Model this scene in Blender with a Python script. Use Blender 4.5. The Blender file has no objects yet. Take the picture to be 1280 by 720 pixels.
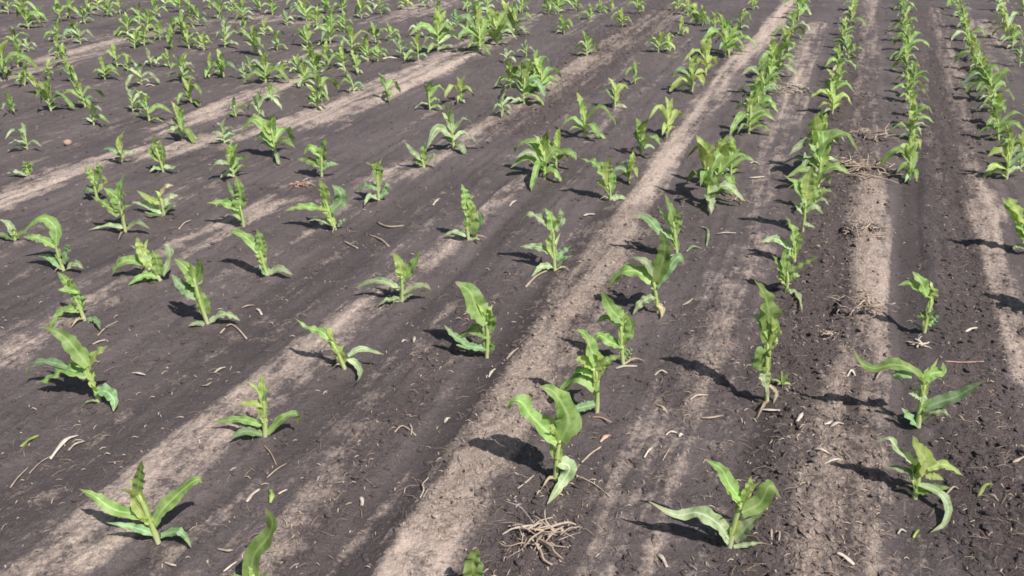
import bpy, math, random
import numpy as np
from mathutils import Vector, noise

random.seed(11)
rng = np.random.default_rng(7)
scene = bpy.context.scene
COL = scene.collection

# ---- measured field data, metres; the camera stands over the origin looking along +Y ----
# PLANTS: label, x, y, stalk top (rel), stalk width, leaves [hue, width, midrib points (rel)]
# SEEDLINGS: label, x, y, lean, height, leaf count, hue
PLANTS = [
["maize plant with yellow heart and one straight-up leaf on pale soil at lower left",-1.0009,1.9468,[-0.0271,0.0,0.1846],0.0135,[["g",0.0386,[[-0.0171,0.0,0.1066],[-0.1147,0.019,0.1133],[-0.169,0.0327,0.1499],[-0.2119,0.0422,0.1674]]],["b",0.025,[[-0.0127,0.0,0.0437],[-0.0549,-0.0179,0.0822],[-0.1115,-0.0407,0.1187]]],["g",0.0386,[[-0.002,0.0,0.0781],[0.0222,0.014,0.1174],[0.067,0.0333,0.1578],[0.1174,0.0532,0.1922],[0.1318,0.0605,0.1697]]],["g",0.0318,[[-0.0315,0.0,0.1846],[-0.0113,-0.005,0.2483],[0.0073,-0.0096,0.3049]]],["b",0.0227,[[0.0084,0.0,0.035],[0.0632,-0.0142,0.0647],[0.0866,-0.0222,0.0545],[0.1031,-0.0331,0.024]]],["y",0.0318,[[-0.0122,0.0,0.0838],[-0.0426,0.0,0.1486],[-0.0357,0.0,0.2092]]]]],
["single broad green maize leaf rising from the bottom edge beside the small yellow scrap",-0.6804,1.7217,[0.0189,0.0,0.0829],0.0135,[["g",0.0501,[[0.0061,0.0,0.0473],[0.0236,0.0074,0.1351],[0.0682,0.0141,0.1976],[0.0807,0.0181,0.2431],[0.066,0.0218,0.2782]]],["g",0.0209,[[0.0009,0.0,0.039],[-0.0318,0.0079,0.0588],[-0.0596,0.0133,0.0341]]],["g",0.0209,[[0.0144,0.0,0.0473],[0.0605,-0.0086,0.0695],[0.0838,-0.0157,0.0436]]]]],
["short yellow-centred maize plant with flat outspread leaves below the small bowed seedling",-0.8232,2.4334,[0.0167,0.0,0.1579],0.0135,[["y",0.0186,[[0.0107,0.0,0.13],[-0.0288,0.0041,0.1367],[-0.0726,0.0083,0.1307]]],["y",0.0266,[[0.0147,0.0,0.1207],[0.016,0.0,0.1947],[0.0209,0.0,0.2552]]],["g",0.0266,[[-0.0043,0.0,0.0514],[-0.0805,0.0225,0.0613],[-0.1869,0.0507,0.029]]],["b",0.0213,[[-0.006,0.0,0.0161],[-0.0584,-0.0119,0.0374],[-0.1063,-0.0295,0.018]]],["g",0.0293,[[0.0126,0.0,0.0161],[0.0632,0.0143,0.0701],[0.11,0.0244,0.0822],[0.1062,0.0314,0.0359]]],["y",0.024,[[0.0105,0.0,0.0641],[-0.0021,0.0056,0.1232],[0.0153,0.0099,0.1669]]]]],
["large maize plant at left whose two pale top leaves spread like a V",-1.4662,2.6593,[-0.0142,0.0,0.136],0.0135,[["g",0.0541,[[-0.0095,0.0,0.1587],[-0.0484,0.0083,0.2275],[-0.0799,0.0142,0.2716],[-0.147,0.0224,0.3077]]],["y",0.037,[[-0.0087,0.0,0.149],[0.0314,-0.0057,0.2102],[0.0825,-0.011,0.248]]],["g",0.0512,[[-0.0176,0.0,0.1197],[-0.1054,0.0247,0.1276],[-0.1819,0.0441,0.0793],[-0.2472,0.0601,0.0526]]],["b",0.0285,[[-0.0225,0.0,0.1229],[-0.153,0.0576,0.1341],[-0.2259,0.0863,0.1237],[-0.2846,0.1079,0.0907],[-0.3228,0.1266,0.018]]],["b",0.0427,[[-0.0039,0.0,0.0503],[0.0381,-0.0137,0.0624],[0.068,-0.0306,0.0368],[0.0784,-0.0725,0.018]]]]],
["maize plant leaning left over the pale soil strip near the left edge",-1.7834,3.2751,[-0.0352,0.0,0.1599],0.0135,[["g",0.0435,[[-0.0219,0.0,0.1306],[-0.04,0.0054,0.1792],[-0.0722,0.0113,0.2234]]],["g",0.0468,[[-0.0039,0.0,0.0602],[-0.002,0.0,0.1159],[-0.0155,0.0,0.1599]]],["g",0.0402,[[-0.013,0.0,0.049],[-0.0662,0.0102,0.0549],[-0.1239,0.0089,0.018],[-0.0954,-0.1297,0.018]]],["b",0.0301,[[0.0097,-0.0041,0.006],[0.0521,-0.0196,0.018],[0.1068,-0.1027,0.018]]],["g",0.0301,[[-0.0038,0.0,0.138],[-0.0367,-0.0134,0.1555],[-0.0692,-0.0254,0.1614]]]]],
["tall left-leaning maize plant with one pale leaf lying out right on smooth soil",-1.2595,3.2469,[-0.03,0.0,0.2311],0.0135,[["g",0.0598,[[-0.0173,0.0,0.1881],[-0.0427,0.0066,0.2459],[-0.0981,0.0148,0.2988]]],["b",0.0532,[[-0.0176,0.0,0.1227],[-0.0877,0.0181,0.1721],[-0.1301,0.0317,0.2199]]],["g",0.0199,[[-0.0151,0.0,0.2025],[0.0108,-0.0134,0.2798],[0.0009,-0.0218,0.322]]],["p",0.0332,[[0.0061,0.0,0.0188],[0.0586,0.0058,0.0494],[0.099,0.0102,0.0397],[0.1297,0.0086,0.018]]],["p",0.0233,[[-0.0078,-0.0041,0.006],[-0.0397,-0.0125,0.018],[-0.0726,-0.0334,0.018]]],["g",0.0532,[[-0.0048,0.0,0.0562],[-0.0111,0.0,0.1227],[-0.0378,0.0,0.2025]]]]],
["bushy yellow-green maize plant immediately left of the tall left-leaning one",-1.5937,3.6463,[-0.0564,0.0,0.1512],0.0135,[["y",0.0511,[[-0.0346,0.0,0.0722],[-0.0686,0.0,0.1629],[-0.075,0.0,0.2249]]],["g",0.0474,[[-0.039,0.0,0.0881],[-0.1376,0.0195,0.1031],[-0.2023,0.0312,0.0739],[-0.2424,0.0414,0.0209]]],["g",0.0401,[[-0.0169,0.0,0.0282],[-0.0687,-0.0187,0.0451],[-0.1291,-0.0624,0.018]]],["g",0.0474,[[-0.0032,0.0,0.0443],[-0.0087,0.0064,0.109],[-0.0236,0.0116,0.1579]]],["p",0.0401,[[0.0099,0.0,0.0363],[0.045,0.0144,0.1015],[0.0475,0.0268,0.163],[0.0263,0.032,0.1765]]]]],
["drooping maize plant at left with one leaf arched over its small neighbour",-2.1053,3.7853,[-0.0128,0.0,0.1428],0.0135,[["g",0.0564,[[-0.0091,0.0,0.1428],[-0.0022,0.0166,0.2237],[-0.0675,0.0324,0.2608],[-0.1879,0.0554,0.176]]],["g",0.0414,[[-0.0147,0.0,0.1347],[-0.0697,-0.0168,0.1818],[-0.1323,-0.0319,0.196]]],["b",0.0338,[[-0.0067,0.0,0.0207],[-0.0715,0.0248,0.0671],[-0.1394,0.0432,0.0713]]],["p",0.0376,[[0.0167,0.0,0.0248],[0.0643,-0.0088,0.0534],[0.1045,-0.0186,0.0291]]],["b",0.0414,[[0.0072,0.0,0.0494],[0.0375,0.0067,0.1157],[0.0355,0.0098,0.1467]]]]],
["small maize plant at the left edge under the arched leaf of its neighbour",-2.4896,4.101,[0.0069,0.0,0.0607],0.0135,[["p",0.0361,[[0.0045,0.0,0.0348],[-0.0124,0.0063,0.0925],[-0.0561,0.0119,0.1202]]],["b",0.0321,[[0.0003,0.0,0.0174],[-0.0482,0.0141,0.0289],[-0.1015,0.0293,0.0399]]],["g",0.0321,[[0.0093,0.0,0.0218],[0.0429,-0.0037,0.0536],[0.0736,-0.0065,0.0591]]]]],
["tall maize plant at left with a round-tipped upright leaf beside the sparse yellow one",-1.9929,4.2375,[0.0018,0.0,0.1795],0.0135,[["g",0.0619,[[-0.0015,0.0,0.1623],[0.0175,0.0,0.2394],[0.0546,0.0,0.328]]],["g",0.0536,[[-0.0082,0.0,0.1276],[-0.0286,0.0167,0.2035],[-0.0793,0.0302,0.2415]]],["g",0.0454,[[-0.0174,0.0,0.1015],[-0.0748,0.0088,0.159],[-0.1469,0.0178,0.2031]]],["p",0.0289,[[-0.0056,0.0,0.0355],[-0.0888,0.0159,0.0424],[-0.1946,0.0104,0.018]]],["p",0.0371,[[0.0133,0.0,0.0267],[0.0762,-0.0063,0.0645],[0.1387,-0.0137,0.0322]]],["g",0.033,[[-0.0051,0.0,0.1015],[0.0175,0.0044,0.1433],[0.0548,0.0084,0.1548]]]]],
["maize plant half hidden behind the tall round-tipped one at left",-2.32,4.6833,[0.0007,0.0,0.1552],0.0135,[["g",0.0494,[[0.0133,0.0,0.1086],[-0.015,0.0,0.1645],[-0.0318,0.0,0.2106]]],["g",0.0449,[[0.0216,0.0,0.1273],[0.045,0.0064,0.1901],[0.0291,0.011,0.2299]]],["b",0.0404,[[0.0011,0.0,0.0711],[-0.0559,0.0109,0.0766],[-0.0934,0.021,0.0256]]],["y",0.0404,[[0.0126,0.0,0.0617],[0.0628,-0.0065,0.1202],[0.0568,-0.0113,0.1683]]]]],
["sparse yellow maize plant with a thin withered top leaf beside the tall round-tipped one",-1.8784,4.4746,[-0.0017,0.0,0.1143],0.0135,[["y",0.0389,[[-0.0045,0.0,0.0734],[-0.0588,0.006,0.094],[-0.1301,0.0154,0.1449]]],["p",0.0389,[[-0.0098,0.0,0.0185],[-0.0908,0.0267,0.0543],[-0.1808,0.0518,0.0632]]],["d",0.0216,[[-0.0025,0.0,0.1098],[0.0375,0.0,0.1684],[0.0815,0.0,0.1773]]],["p",0.0389,[[0.0044,0.0,0.0506],[0.0475,0.0137,0.1048],[0.0884,0.0225,0.1107]]],["b",0.0302,[[0.0118,0.0,0.0185],[0.0519,-0.0092,0.0587],[0.0844,-0.0152,0.0609]]],["b",0.0259,[[-0.007,0.0,0.0092],[-0.0534,-0.0225,0.018],[-0.0938,-0.0205,0.0356]]]]],
["tiny maize plant with one leaf stretched left on the pale strip at the left edge",-2.9141,5.1094,[-0.0024,0.0,0.0706],0.0135,[["g",0.0483,[[0.0,0.0,0.0202],[-0.0036,0.0,0.0655],[-0.0144,0.0,0.1005]]],["p",0.029,[[-0.0121,0.0,0.0101],[-0.0788,0.007,0.028],[-0.1362,-0.0083,0.018]]],["g",0.0387,[[0.0036,0.0,0.0152],[0.0272,0.005,0.0639],[0.0239,0.0086,0.0978]]]]],
["upright maize plant with one hooked low leaf at the end of the pale strip",-2.134,5.1995,[-0.0214,0.0,0.1571],0.0135,[["g",0.0442,[[-0.0068,0.0,0.1018],[-0.0236,0.0,0.1721],[-0.021,0.0,0.2416]]],["g",0.0392,[[-0.0072,0.0,0.0714],[-0.058,0.0146,0.1174],[-0.0842,0.0244,0.1547]]],["p",0.0343,[[0.007,0.0,0.0409],[0.0657,-0.0165,0.0362],[0.1315,-0.0349,0.0726]]],["g",0.0491,[[-0.001,0.0,0.0511],[0.013,0.0,0.132],[0.0089,0.0,0.192]]],["p",0.0294,[[-0.0063,0.0,0.0205],[-0.0504,0.0045,0.0292],[-0.071,-0.0383,0.018]]]]],
["broad-leaved maize plant with a long left leaf just above the twisted one",-1.397,4.292,[-0.0041,0.0,0.1243],0.0135,[["g",0.0667,[[-0.0024,0.0,0.1068],[0.0052,0.0,0.1941],[-0.0029,0.0,0.2842]]],["g",0.05,[[-0.0077,0.0,0.0979],[-0.091,0.0183,0.1306],[-0.1842,0.0358,0.124]]],["b",0.0292,[[-0.0035,0.0,0.1593],[-0.0382,0.0112,0.1987],[-0.0548,0.0228,0.2507]]],["g",0.0375,[[-0.0018,0.0,0.0492],[-0.028,0.0041,0.0787],[-0.0504,0.0077,0.1038]]]]],
["twisted maize plant with a spoon-shaped low leaf to its right below the broad-leaved one",-1.1234,3.706,[-0.0236,0.0,0.1369],0.0135,[["g",0.0517,[[-0.0156,0.0,0.113],[-0.0141,0.0,0.1843],[-0.0248,0.0,0.2428]]],["g",0.048,[[-0.0282,0.0,0.129],[-0.0898,0.0274,0.1885],[-0.1548,0.0478,0.2076],[-0.2136,0.0654,0.1646]]],["p",0.037,[[0.0056,0.0,0.0163],[0.0553,0.0055,0.0422],[0.1155,-0.0123,0.018]]],["b",0.0333,[[-0.0022,0.0,0.0122],[-0.0235,0.0,0.0488],[-0.0286,0.0,0.0971]]],["y",0.0406,[[-0.0132,0.0,0.073],[-0.032,0.0106,0.1203],[-0.0595,0.0195,0.1523]]]]],
["curved maize plant with a wide grey-green right leaf in front of the tan root clump",-0.9074,4.2591,[-0.0455,0.0,0.1801],0.0135,[["g",0.0414,[[-0.0437,0.0,0.1106],[-0.1622,0.0236,0.1235],[-0.2689,0.0439,0.0937]]],["y",0.0373,[[-0.0264,0.0,0.0755],[-0.058,-0.0056,0.1215],[-0.094,-0.0093,0.1229]]],["b",0.0704,[[-0.0195,0.0,0.1062],[0.0312,0.0141,0.1533],[0.0256,0.025,0.2056],[-0.0102,0.0349,0.2365]]],["g",0.0497,[[-0.0364,0.0,0.1455],[-0.0456,0.0,0.2231],[-0.0642,0.0,0.2827]]],["p",0.029,[[-0.0138,0.0,0.0312],[-0.0846,0.0152,0.0562],[-0.155,0.0286,0.042]]],["p",0.0207,[[0.0102,0.0,0.0223],[0.0335,0.0,0.0534],[0.0593,0.0,0.0666]]],["y",0.0373,[[-0.0097,0.0,0.0312],[-0.0363,0.0,0.1018],[-0.0552,0.0,0.1628]]]]],
["upright maize plant standing right against the tan root clump",-1.1502,5.1094,[0.0127,0.0,0.1354],0.0135,[["g",0.0677,[[0.0076,0.0,0.0806],[0.0208,0.0,0.17],[0.0569,0.0,0.2532]]],["g",0.0483,[[-0.003,0.0,0.0706],[-0.0653,0.0143,0.1009],[-0.1446,0.03,0.1109]]],["g",0.0483,[[0.008,0.0,0.1354],[-0.0507,0.0082,0.1871],[-0.0942,0.0137,0.1459]]],["b",0.0338,[[0.0096,0.0,0.0505],[0.0549,0.0055,0.0838],[0.1113,0.0113,0.0819]]]]],
["small upright maize plant alone on dark soil right of the tan root clump",-0.7449,4.6833,[0.0029,0.0,0.1783],0.0135,[["g",0.0494,[[0.0077,0.0,0.118],[-0.0104,0.008,0.1942],[-0.0622,0.0142,0.2243]]],["g",0.0404,[[0.0087,0.0,0.132],[0.0179,-0.0059,0.1941],[-0.0006,-0.0105,0.2369]]],["b",0.0449,[[-0.0043,0.0,0.0711],[-0.0627,0.0125,0.0902],[-0.1354,0.0278,0.0469]]],["p",0.0314,[[-0.0035,0.0,0.0143],[-0.0497,-0.0105,0.0371],[-0.0674,-0.1106,0.018]]],["b",0.0404,[[0.0105,0.0,0.0238],[0.0484,0.0057,0.069],[0.0462,0.0103,0.1144]]]]],
["short pale maize plant above right of the small upright one on dark soil",-0.5388,5.2456,[-0.0119,0.0,0.0668],0.0135,[["p",0.0395,[[-0.0126,0.0,0.0514],[-0.0698,0.008,0.105],[-0.1166,0.0158,0.1634]]],["g",0.0395,[[-0.0025,0.0,0.0566],[0.0006,0.0,0.1278],[0.017,0.0,0.1682]]],["p",0.0297,[[0.011,0.0,0.0258],[0.0578,0.0,0.0872],[0.0753,0.0,0.0309]]],["g",0.0346,[[-0.0043,0.0,0.0155],[-0.0483,0.0113,0.0478],[-0.0836,0.0182,0.0456]]]]],
["symmetrical maize plant with two raised top leaves on the pale strip in the middle left",-0.479,3.4297,[0.0073,0.0,0.1343],0.0135,[["g",0.0451,[[0.0127,0.0,0.1078],[0.0536,0.0,0.1719],[0.091,0.0,0.2462]]],["y",0.0486,[[0.0069,0.0,0.1267],[0.0025,0.0053,0.1807],[-0.0254,0.0119,0.2409]]],["p",0.0312,[[-0.0067,0.0,0.0657],[-0.0662,0.0205,0.0941],[-0.1352,0.0403,0.0846],[-0.2078,0.0618,0.0432]]],["p",0.0278,[[-0.0026,0.0,0.0156],[-0.0563,-0.0111,0.0212],[-0.0941,-0.0653,0.018]]],["p",0.0278,[[0.0094,0.0,0.0465],[0.0656,0.0064,0.078],[0.1066,0.0106,0.0798],[0.1295,0.0138,0.0551]]],["p",0.0243,[[0.0078,0.0,0.0156],[0.0338,-0.006,0.0379],[0.059,-0.011,0.0481]]]]],
["bowed yellow-stemmed maize plant with a leaf hanging down on its right",-0.6259,2.8775,[-0.0487,0.0,0.1316],0.0135,[["g",0.0333,[[-0.046,0.0,0.1282],[-0.0867,0.0108,0.1596],[-0.1324,0.0202,0.168],[-0.179,0.0323,0.2019]]],["p",0.0272,[[0.0067,0.0,0.0455],[0.0428,-0.0081,0.0295],[0.0664,-0.0693,0.018],[0.0553,-0.13,0.018]]],["p",0.0242,[[0.0109,0.0,0.0594],[0.063,0.0058,0.0872],[0.1439,0.0145,0.0579]]],["y",0.0333,[[-0.0119,0.0,0.0386],[-0.0311,0.0,0.094],[-0.0537,0.0,0.1418]]],["y",0.0272,[[-0.0037,0.0,0.0281],[-0.0189,-0.0089,0.0785],[-0.051,-0.017,0.1038]]]]],
["maize plant with one very broad leaf raised left over two layered low ones",-0.0992,2.9726,[0.0022,0.0,0.1719],0.0135,[["g",0.0868,[[0.0051,0.0,0.1651],[-0.0336,0.0066,0.2197],[-0.0597,0.0137,0.2868],[-0.113,0.0204,0.3235]]],["g",0.0527,[[0.0074,0.0,0.1027],[-0.0478,0.012,0.1205],[-0.1235,0.0281,0.0765]]],["b",0.0403,[[0.0006,0.0,0.0499],[-0.0544,-0.0056,0.0602],[-0.1152,-0.0118,0.0708]]],["b",0.0217,[[-0.0729,0.0,0.0676],[-0.1245,0.0063,0.1027],[-0.1603,0.0118,0.145]]],["g",0.0372,[[0.0137,0.0,0.1131],[0.0208,-0.0125,0.1888],[-0.0023,-0.023,0.2449]]],["g",0.0186,[[0.0034,0.0,0.025],[0.0256,-0.0076,0.0648],[0.0289,-0.0113,0.088]]]]],
["narrow upright maize plant with curled grey-green leaves on dark soil near the centre",-0.2173,4.1112,[-0.0038,0.0,0.1928],0.0135,[["g",0.0563,[[-0.0042,0.0,0.176],[-0.0145,0.0,0.243],[-0.0286,0.0,0.305]]],["g",0.0402,[[-0.0009,0.0,0.1421],[-0.0202,0.0105,0.1888],[-0.0482,0.0161,0.1867]]],["g",0.0724,[[0.009,0.0,0.0478],[0.0186,0.0,0.1251],[0.0276,0.0,0.1802]]],["p",0.0322,[[-0.0114,0.0,0.0305],[-0.0723,0.0191,0.0443],[-0.1302,0.0298,0.018]]],["b",0.0443,[[0.021,0.0,0.0435],[0.0657,0.0072,0.1009],[0.0506,0.0138,0.1664]]],["p",0.0322,[[0.0083,-0.0038,0.006],[0.0327,-0.0054,0.0197],[0.0577,-0.0321,0.018]]],["y",0.0523,[[0.0021,0.0,0.0995],[0.0193,0.0,0.1633],[-0.007,0.0,0.2263]]]]],
["yellow-stemmed many-leaved maize plant at the end of the pale corn stalk",0.203,3.7853,[-0.0158,0.0,0.2224],0.0135,[["p",0.0451,[[-0.0046,0.0,0.2145],[0.0237,0.0,0.2618],[0.015,0.0,0.3201]]],["g",0.0451,[[-0.0193,0.0,0.2145],[-0.0275,0.0061,0.275],[-0.0536,0.011,0.316]]],["p",0.0376,[[-0.023,0.0,0.2185],[-0.0747,0.0144,0.264],[-0.1296,0.0263,0.279],[-0.1697,0.0391,0.2226]]],["p",0.0414,[[-0.0095,0.0,0.0984],[-0.0836,0.0243,0.1203],[-0.1655,0.0491,0.1097]]],["p",0.0338,[[-0.0119,0.0,0.0289],[-0.0647,-0.0105,0.0337],[-0.1147,-0.0915,0.018]]],["b",0.0338,[[0.0099,0.0,0.0617],[0.0427,0.0053,0.1041],[0.0719,0.0093,0.1307]]],["b",0.0226,[[0.0106,0.0,0.0289],[0.0426,-0.0101,0.0744],[0.0788,-0.0182,0.0942]]],["y",0.0451,[[-0.0054,0.0,0.078],[-0.0254,0.0,0.1508],[-0.0121,0.0,0.2224]]]]],
["square-topped maize plant with a broad left leaf beside the wide pale band",0.5558,4.7219,[-0.0199,0.0,0.1327],0.0135,[["y",0.0723,[[-0.0096,0.0,0.1045],[-0.0269,0.0,0.1887],[-0.0172,0.0,0.2624]]],["g",0.0678,[[-0.0243,0.0,0.1327],[-0.0849,0.01,0.2132],[-0.1742,0.0198,0.247]]],["p",0.0361,[[0.0039,-0.0033,0.006],[0.0488,0.0051,0.0269],[0.1002,-0.0228,0.018]]],["y",0.0361,[[-0.0266,0.0,0.0857],[-0.0628,0.009,0.1108],[-0.0896,0.0151,0.1228]]],["g",0.0542,[[-0.0073,0.0,0.0573],[0.0069,0.0,0.1327],[-0.0096,0.0,0.1979]]]]],
["slim maize plant just above the one with outflung leaves in the main row",0.8037,3.9142,[-0.0387,0.0,0.1949],0.0135,[["g",0.0502,[[-0.031,0.0,0.1459],[-0.0583,0.0,0.2514],[-0.091,0.0,0.335]]],["b",0.0541,[[-0.0319,0.0,0.1088],[-0.1102,0.009,0.1545],[-0.1584,0.0158,0.2049],[-0.2232,0.0227,0.2225]]],["g",0.0348,[[-0.0221,0.0,0.1294],[-0.0135,-0.0064,0.1974],[-0.0306,-0.0119,0.256]]],["p",0.0309,[[-0.0441,0.0,0.1663],[-0.0922,0.0174,0.2367],[-0.1161,0.0257,0.2698]]],["y",0.0309,[[-0.0077,0.0,0.0463],[-0.0299,0.005,0.0942],[-0.0552,0.0095,0.1337]]]]],
["big maize plant with outflung broad leaves and a dry root end showing",0.6232,3.3254,[-0.0347,0.0,0.1577],0.0135,[["g",0.0643,[[-0.0248,0.0,0.1577],[-0.0022,0.0,0.2561],[-0.001,0.0,0.3274],[-0.0249,0.0,0.3872]]],["p",0.0373,[[-0.0365,0.0,0.1834],[-0.0694,0.0065,0.2423],[-0.126,0.0127,0.2648]]],["g",0.0643,[[-0.0447,0.0,0.1577],[-0.1084,0.0156,0.1981],[-0.1724,0.0293,0.1807],[-0.2238,0.0466,0.1016]]],["b",0.0474,[[-0.0232,0.0,0.1355],[0.0132,0.0073,0.1983],[0.0623,0.0157,0.2634],[0.0889,0.0196,0.2291]]],["p",0.0406,[[-0.0267,0.0,0.0908],[-0.0771,-0.0112,0.0702],[-0.1161,-0.027,0.018]]],["d",0.0271,[[-0.014,0.0,0.0532],[0.0096,-0.0101,0.0319],[0.0004,-0.0557,0.018]]]]],
["maize plant with a sharp pointed top leaf below the outflung broad-leaved one",0.4267,2.9067,[-0.022,0.0,0.1833],0.0135,[["g",0.061,[[-0.0107,0.0,0.1935],[-0.06,0.0069,0.2434],[-0.0981,0.0151,0.3184]]],["g",0.0335,[[-0.022,0.0,0.1833],[-0.0748,0.0184,0.2039],[-0.1166,0.0344,0.1648]]],["g",0.0427,[[-0.0032,0.0,0.1117],[0.0163,-0.006,0.1764],[-0.0051,-0.0109,0.2294]]],["g",0.0457,[[-0.005,0.0,0.091],[-0.0533,0.005,0.102],[-0.0962,0.0101,0.1302],[-0.1246,0.0142,0.0968]]],["p",0.0274,[[0.0011,0.0,0.0353],[0.0142,-0.0029,0.0649],[0.0277,-0.0053,0.0871]]],["y",0.0274,[[-0.0065,0.0,0.0633],[-0.0163,0.0,0.1323],[-0.0285,0.0,0.1935]]]]],
["maize plant with a drooping left leaf right behind the big glossy one",0.2945,2.5741,[-0.0103,0.0,0.1814],0.0135,[["g",0.05,[[-0.0084,0.0,0.2003],[-0.0319,0.0062,0.2619],[-0.052,0.0113,0.3111],[-0.1001,0.0166,0.3265]]],["g",0.0361,[[0.0002,0.0,0.1877],[0.0295,0.0083,0.2141],[0.0759,0.0183,0.227]]],["y",0.0389,[[-0.0131,0.0,0.1845],[-0.0518,0.0049,0.2161],[-0.0813,0.008,0.2174]]],["g",0.0667,[[-0.0101,0.0,0.1113],[-0.0569,0.0116,0.1425],[-0.1018,0.022,0.1102],[-0.1355,0.0343,0.0434]]],["b",0.0333,[[-0.0073,0.0,0.043],[-0.0543,-0.0049,0.033],[-0.0985,-0.0094,0.0262]]],["y",0.0333,[[-0.0034,0.0,0.1465],[0.0067,-0.0057,0.2131],[-0.0145,-0.0103,0.2623]]],["g",0.0278,[[-0.0201,0.0,0.156],[-0.0631,0.0149,0.1723],[-0.0866,0.0231,0.1545]]]]],
["big glossy maize plant with tall broad leaves above the bleached root heap",0.1364,2.2073,[0.0087,0.0,0.1568],0.0135,[["g",0.0744,[[0.0111,0.0,0.1568],[0.0333,0.0,0.2265],[0.0103,0.0,0.289],[-0.019,0.0,0.3337],[-0.0568,0.0,0.3475]]],["g",0.0595,[[0.0016,0.0,0.1509],[-0.0376,0.0054,0.1909],[-0.0789,0.0114,0.2359],[-0.1054,0.0162,0.2783],[-0.1364,0.0195,0.2846],[-0.1509,0.0233,0.2422]]],["p",0.0471,[[0.0082,0.0,0.0733],[0.0395,-0.0142,0.0661],[0.0174,-0.0342,0.0271],[-0.0321,-0.127,0.018]]],["y",0.0347,[[0.0044,0.0,0.1332],[-0.006,0.0111,0.1898],[-0.0306,0.0213,0.2349]]],["y",0.0223,[[0.0006,0.0,0.0854],[-0.0144,0.0058,0.111],[-0.0195,0.0108,0.1371]]]]],
["tall wrapped maize plant standing stiffly upright with a tiny weed at its foot",0.911,2.6593,[-0.0322,0.0,0.2543],0.0135,[["g",0.074,[[-0.0322,0.0,0.2543],[-0.0424,0.0,0.3566],[-0.0654,0.0,0.4321],[-0.1069,0.0,0.4884]]],["y",0.0399,[[-0.0282,0.0,0.2449],[-0.0098,-0.0098,0.2942],[-0.038,-0.0217,0.3619]]],["p",0.0427,[[-0.0443,0.0,0.2857],[-0.0721,0.0115,0.3352],[-0.1047,0.0191,0.3497]]],["g",0.0569,[[-0.0479,0.0,0.136],[-0.0421,-0.0065,0.2106],[-0.0013,-0.0121,0.2455]]],["p",0.0427,[[-0.032,0.0,0.1425],[-0.0273,-0.0128,0.1014],[-0.0111,-0.0296,0.0494]]],["d",0.0114,[[-0.0041,0.0,0.0769],[0.0229,-0.0077,0.0486],[0.0104,-0.0274,0.018]]],["g",0.0399,[[-0.0287,0.0,0.27],[-0.0536,0.006,0.3289],[-0.0729,0.0119,0.387]]]]],
["tall thin-stemmed maize plant with long wavy leaves reaching out on both sides at right",1.3824,2.4976,[-0.0167,0.0,0.188],0.0135,[["g",0.038,[[-0.02,0.0,0.1911],[-0.0727,0.0135,0.2321],[-0.1275,0.0257,0.24],[-0.1722,0.0369,0.2179],[-0.219,0.0474,0.2332],[-0.2532,0.0598,0.2873]]],["b",0.0272,[[-0.0659,0.0,0.2096],[-0.1139,0.0243,0.207],[-0.056,0.0466,0.1462]]],["g",0.0407,[[-0.0186,0.0,0.1972],[0.0019,0.0033,0.2199],[0.034,0.0066,0.224],[0.0307,0.0098,0.2587]]],["b",0.0435,[[-0.0055,0.0,0.0809],[0.0437,-0.0065,0.1138],[0.0913,-0.0125,0.1398],[0.1302,-0.0184,0.1779],[0.1569,-0.0224,0.202]]],["p",0.0299,[[0.0022,0.0,0.0294],[0.0268,-0.0152,0.0751],[0.059,-0.0274,0.0866],[0.0804,-0.0366,0.0674]]],["b",0.0326,[[-0.002,0.0,0.0098],[-0.0482,-0.005,0.0554],[-0.0812,-0.0089,0.0932]]],["p",0.019,[[-0.0226,0.0,0.1254],[-0.047,-0.0023,0.1364],[-0.0686,-0.0044,0.1471]]]]],
["sprawling yellow-headed maize plant with a thin leaf dropping to the soil at lower right",1.2222,2.1387,[-0.0107,0.0,0.1255],0.0135,[["y",0.0582,[[0.0131,0.0,0.102],[-0.0001,0.0,0.1546],[-0.0289,0.0,0.192],[-0.052,0.0,0.2374]]],["y",0.0267,[[0.0142,0.0,0.1196],[0.0601,-0.0055,0.1384],[0.1196,-0.012,0.1024]]],["p",0.0218,[[-0.0208,0.0,0.1401],[-0.0667,0.0109,0.1668],[-0.1082,0.0226,0.2101],[-0.1426,0.031,0.1955]]],["p",0.0218,[[-0.0018,0.0,0.0454],[-0.0293,0.0106,0.0967],[-0.0661,0.0188,0.1053],[-0.1058,0.0276,0.1045]]],["g",0.0364,[[-0.0024,0.0,0.0364],[0.0381,-0.0098,0.0532],[0.0857,-0.021,0.0651]]],["p",0.0267,[[0.0024,0.0,0.0604],[0.0432,-0.0284,0.0591],[0.071,-0.056,0.028],[0.0348,-0.1218,0.018],[-0.0243,-0.1625,0.018]]],["y",0.0243,[[0.0155,0.0,0.0901],[0.0407,-0.0058,0.0947],[0.066,-0.0115,0.0873]]],["g",0.0218,[[0.0018,0.0,0.0514],[-0.0239,0.0062,0.1207],[-0.0258,0.0099,0.1617]]]]],
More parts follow.
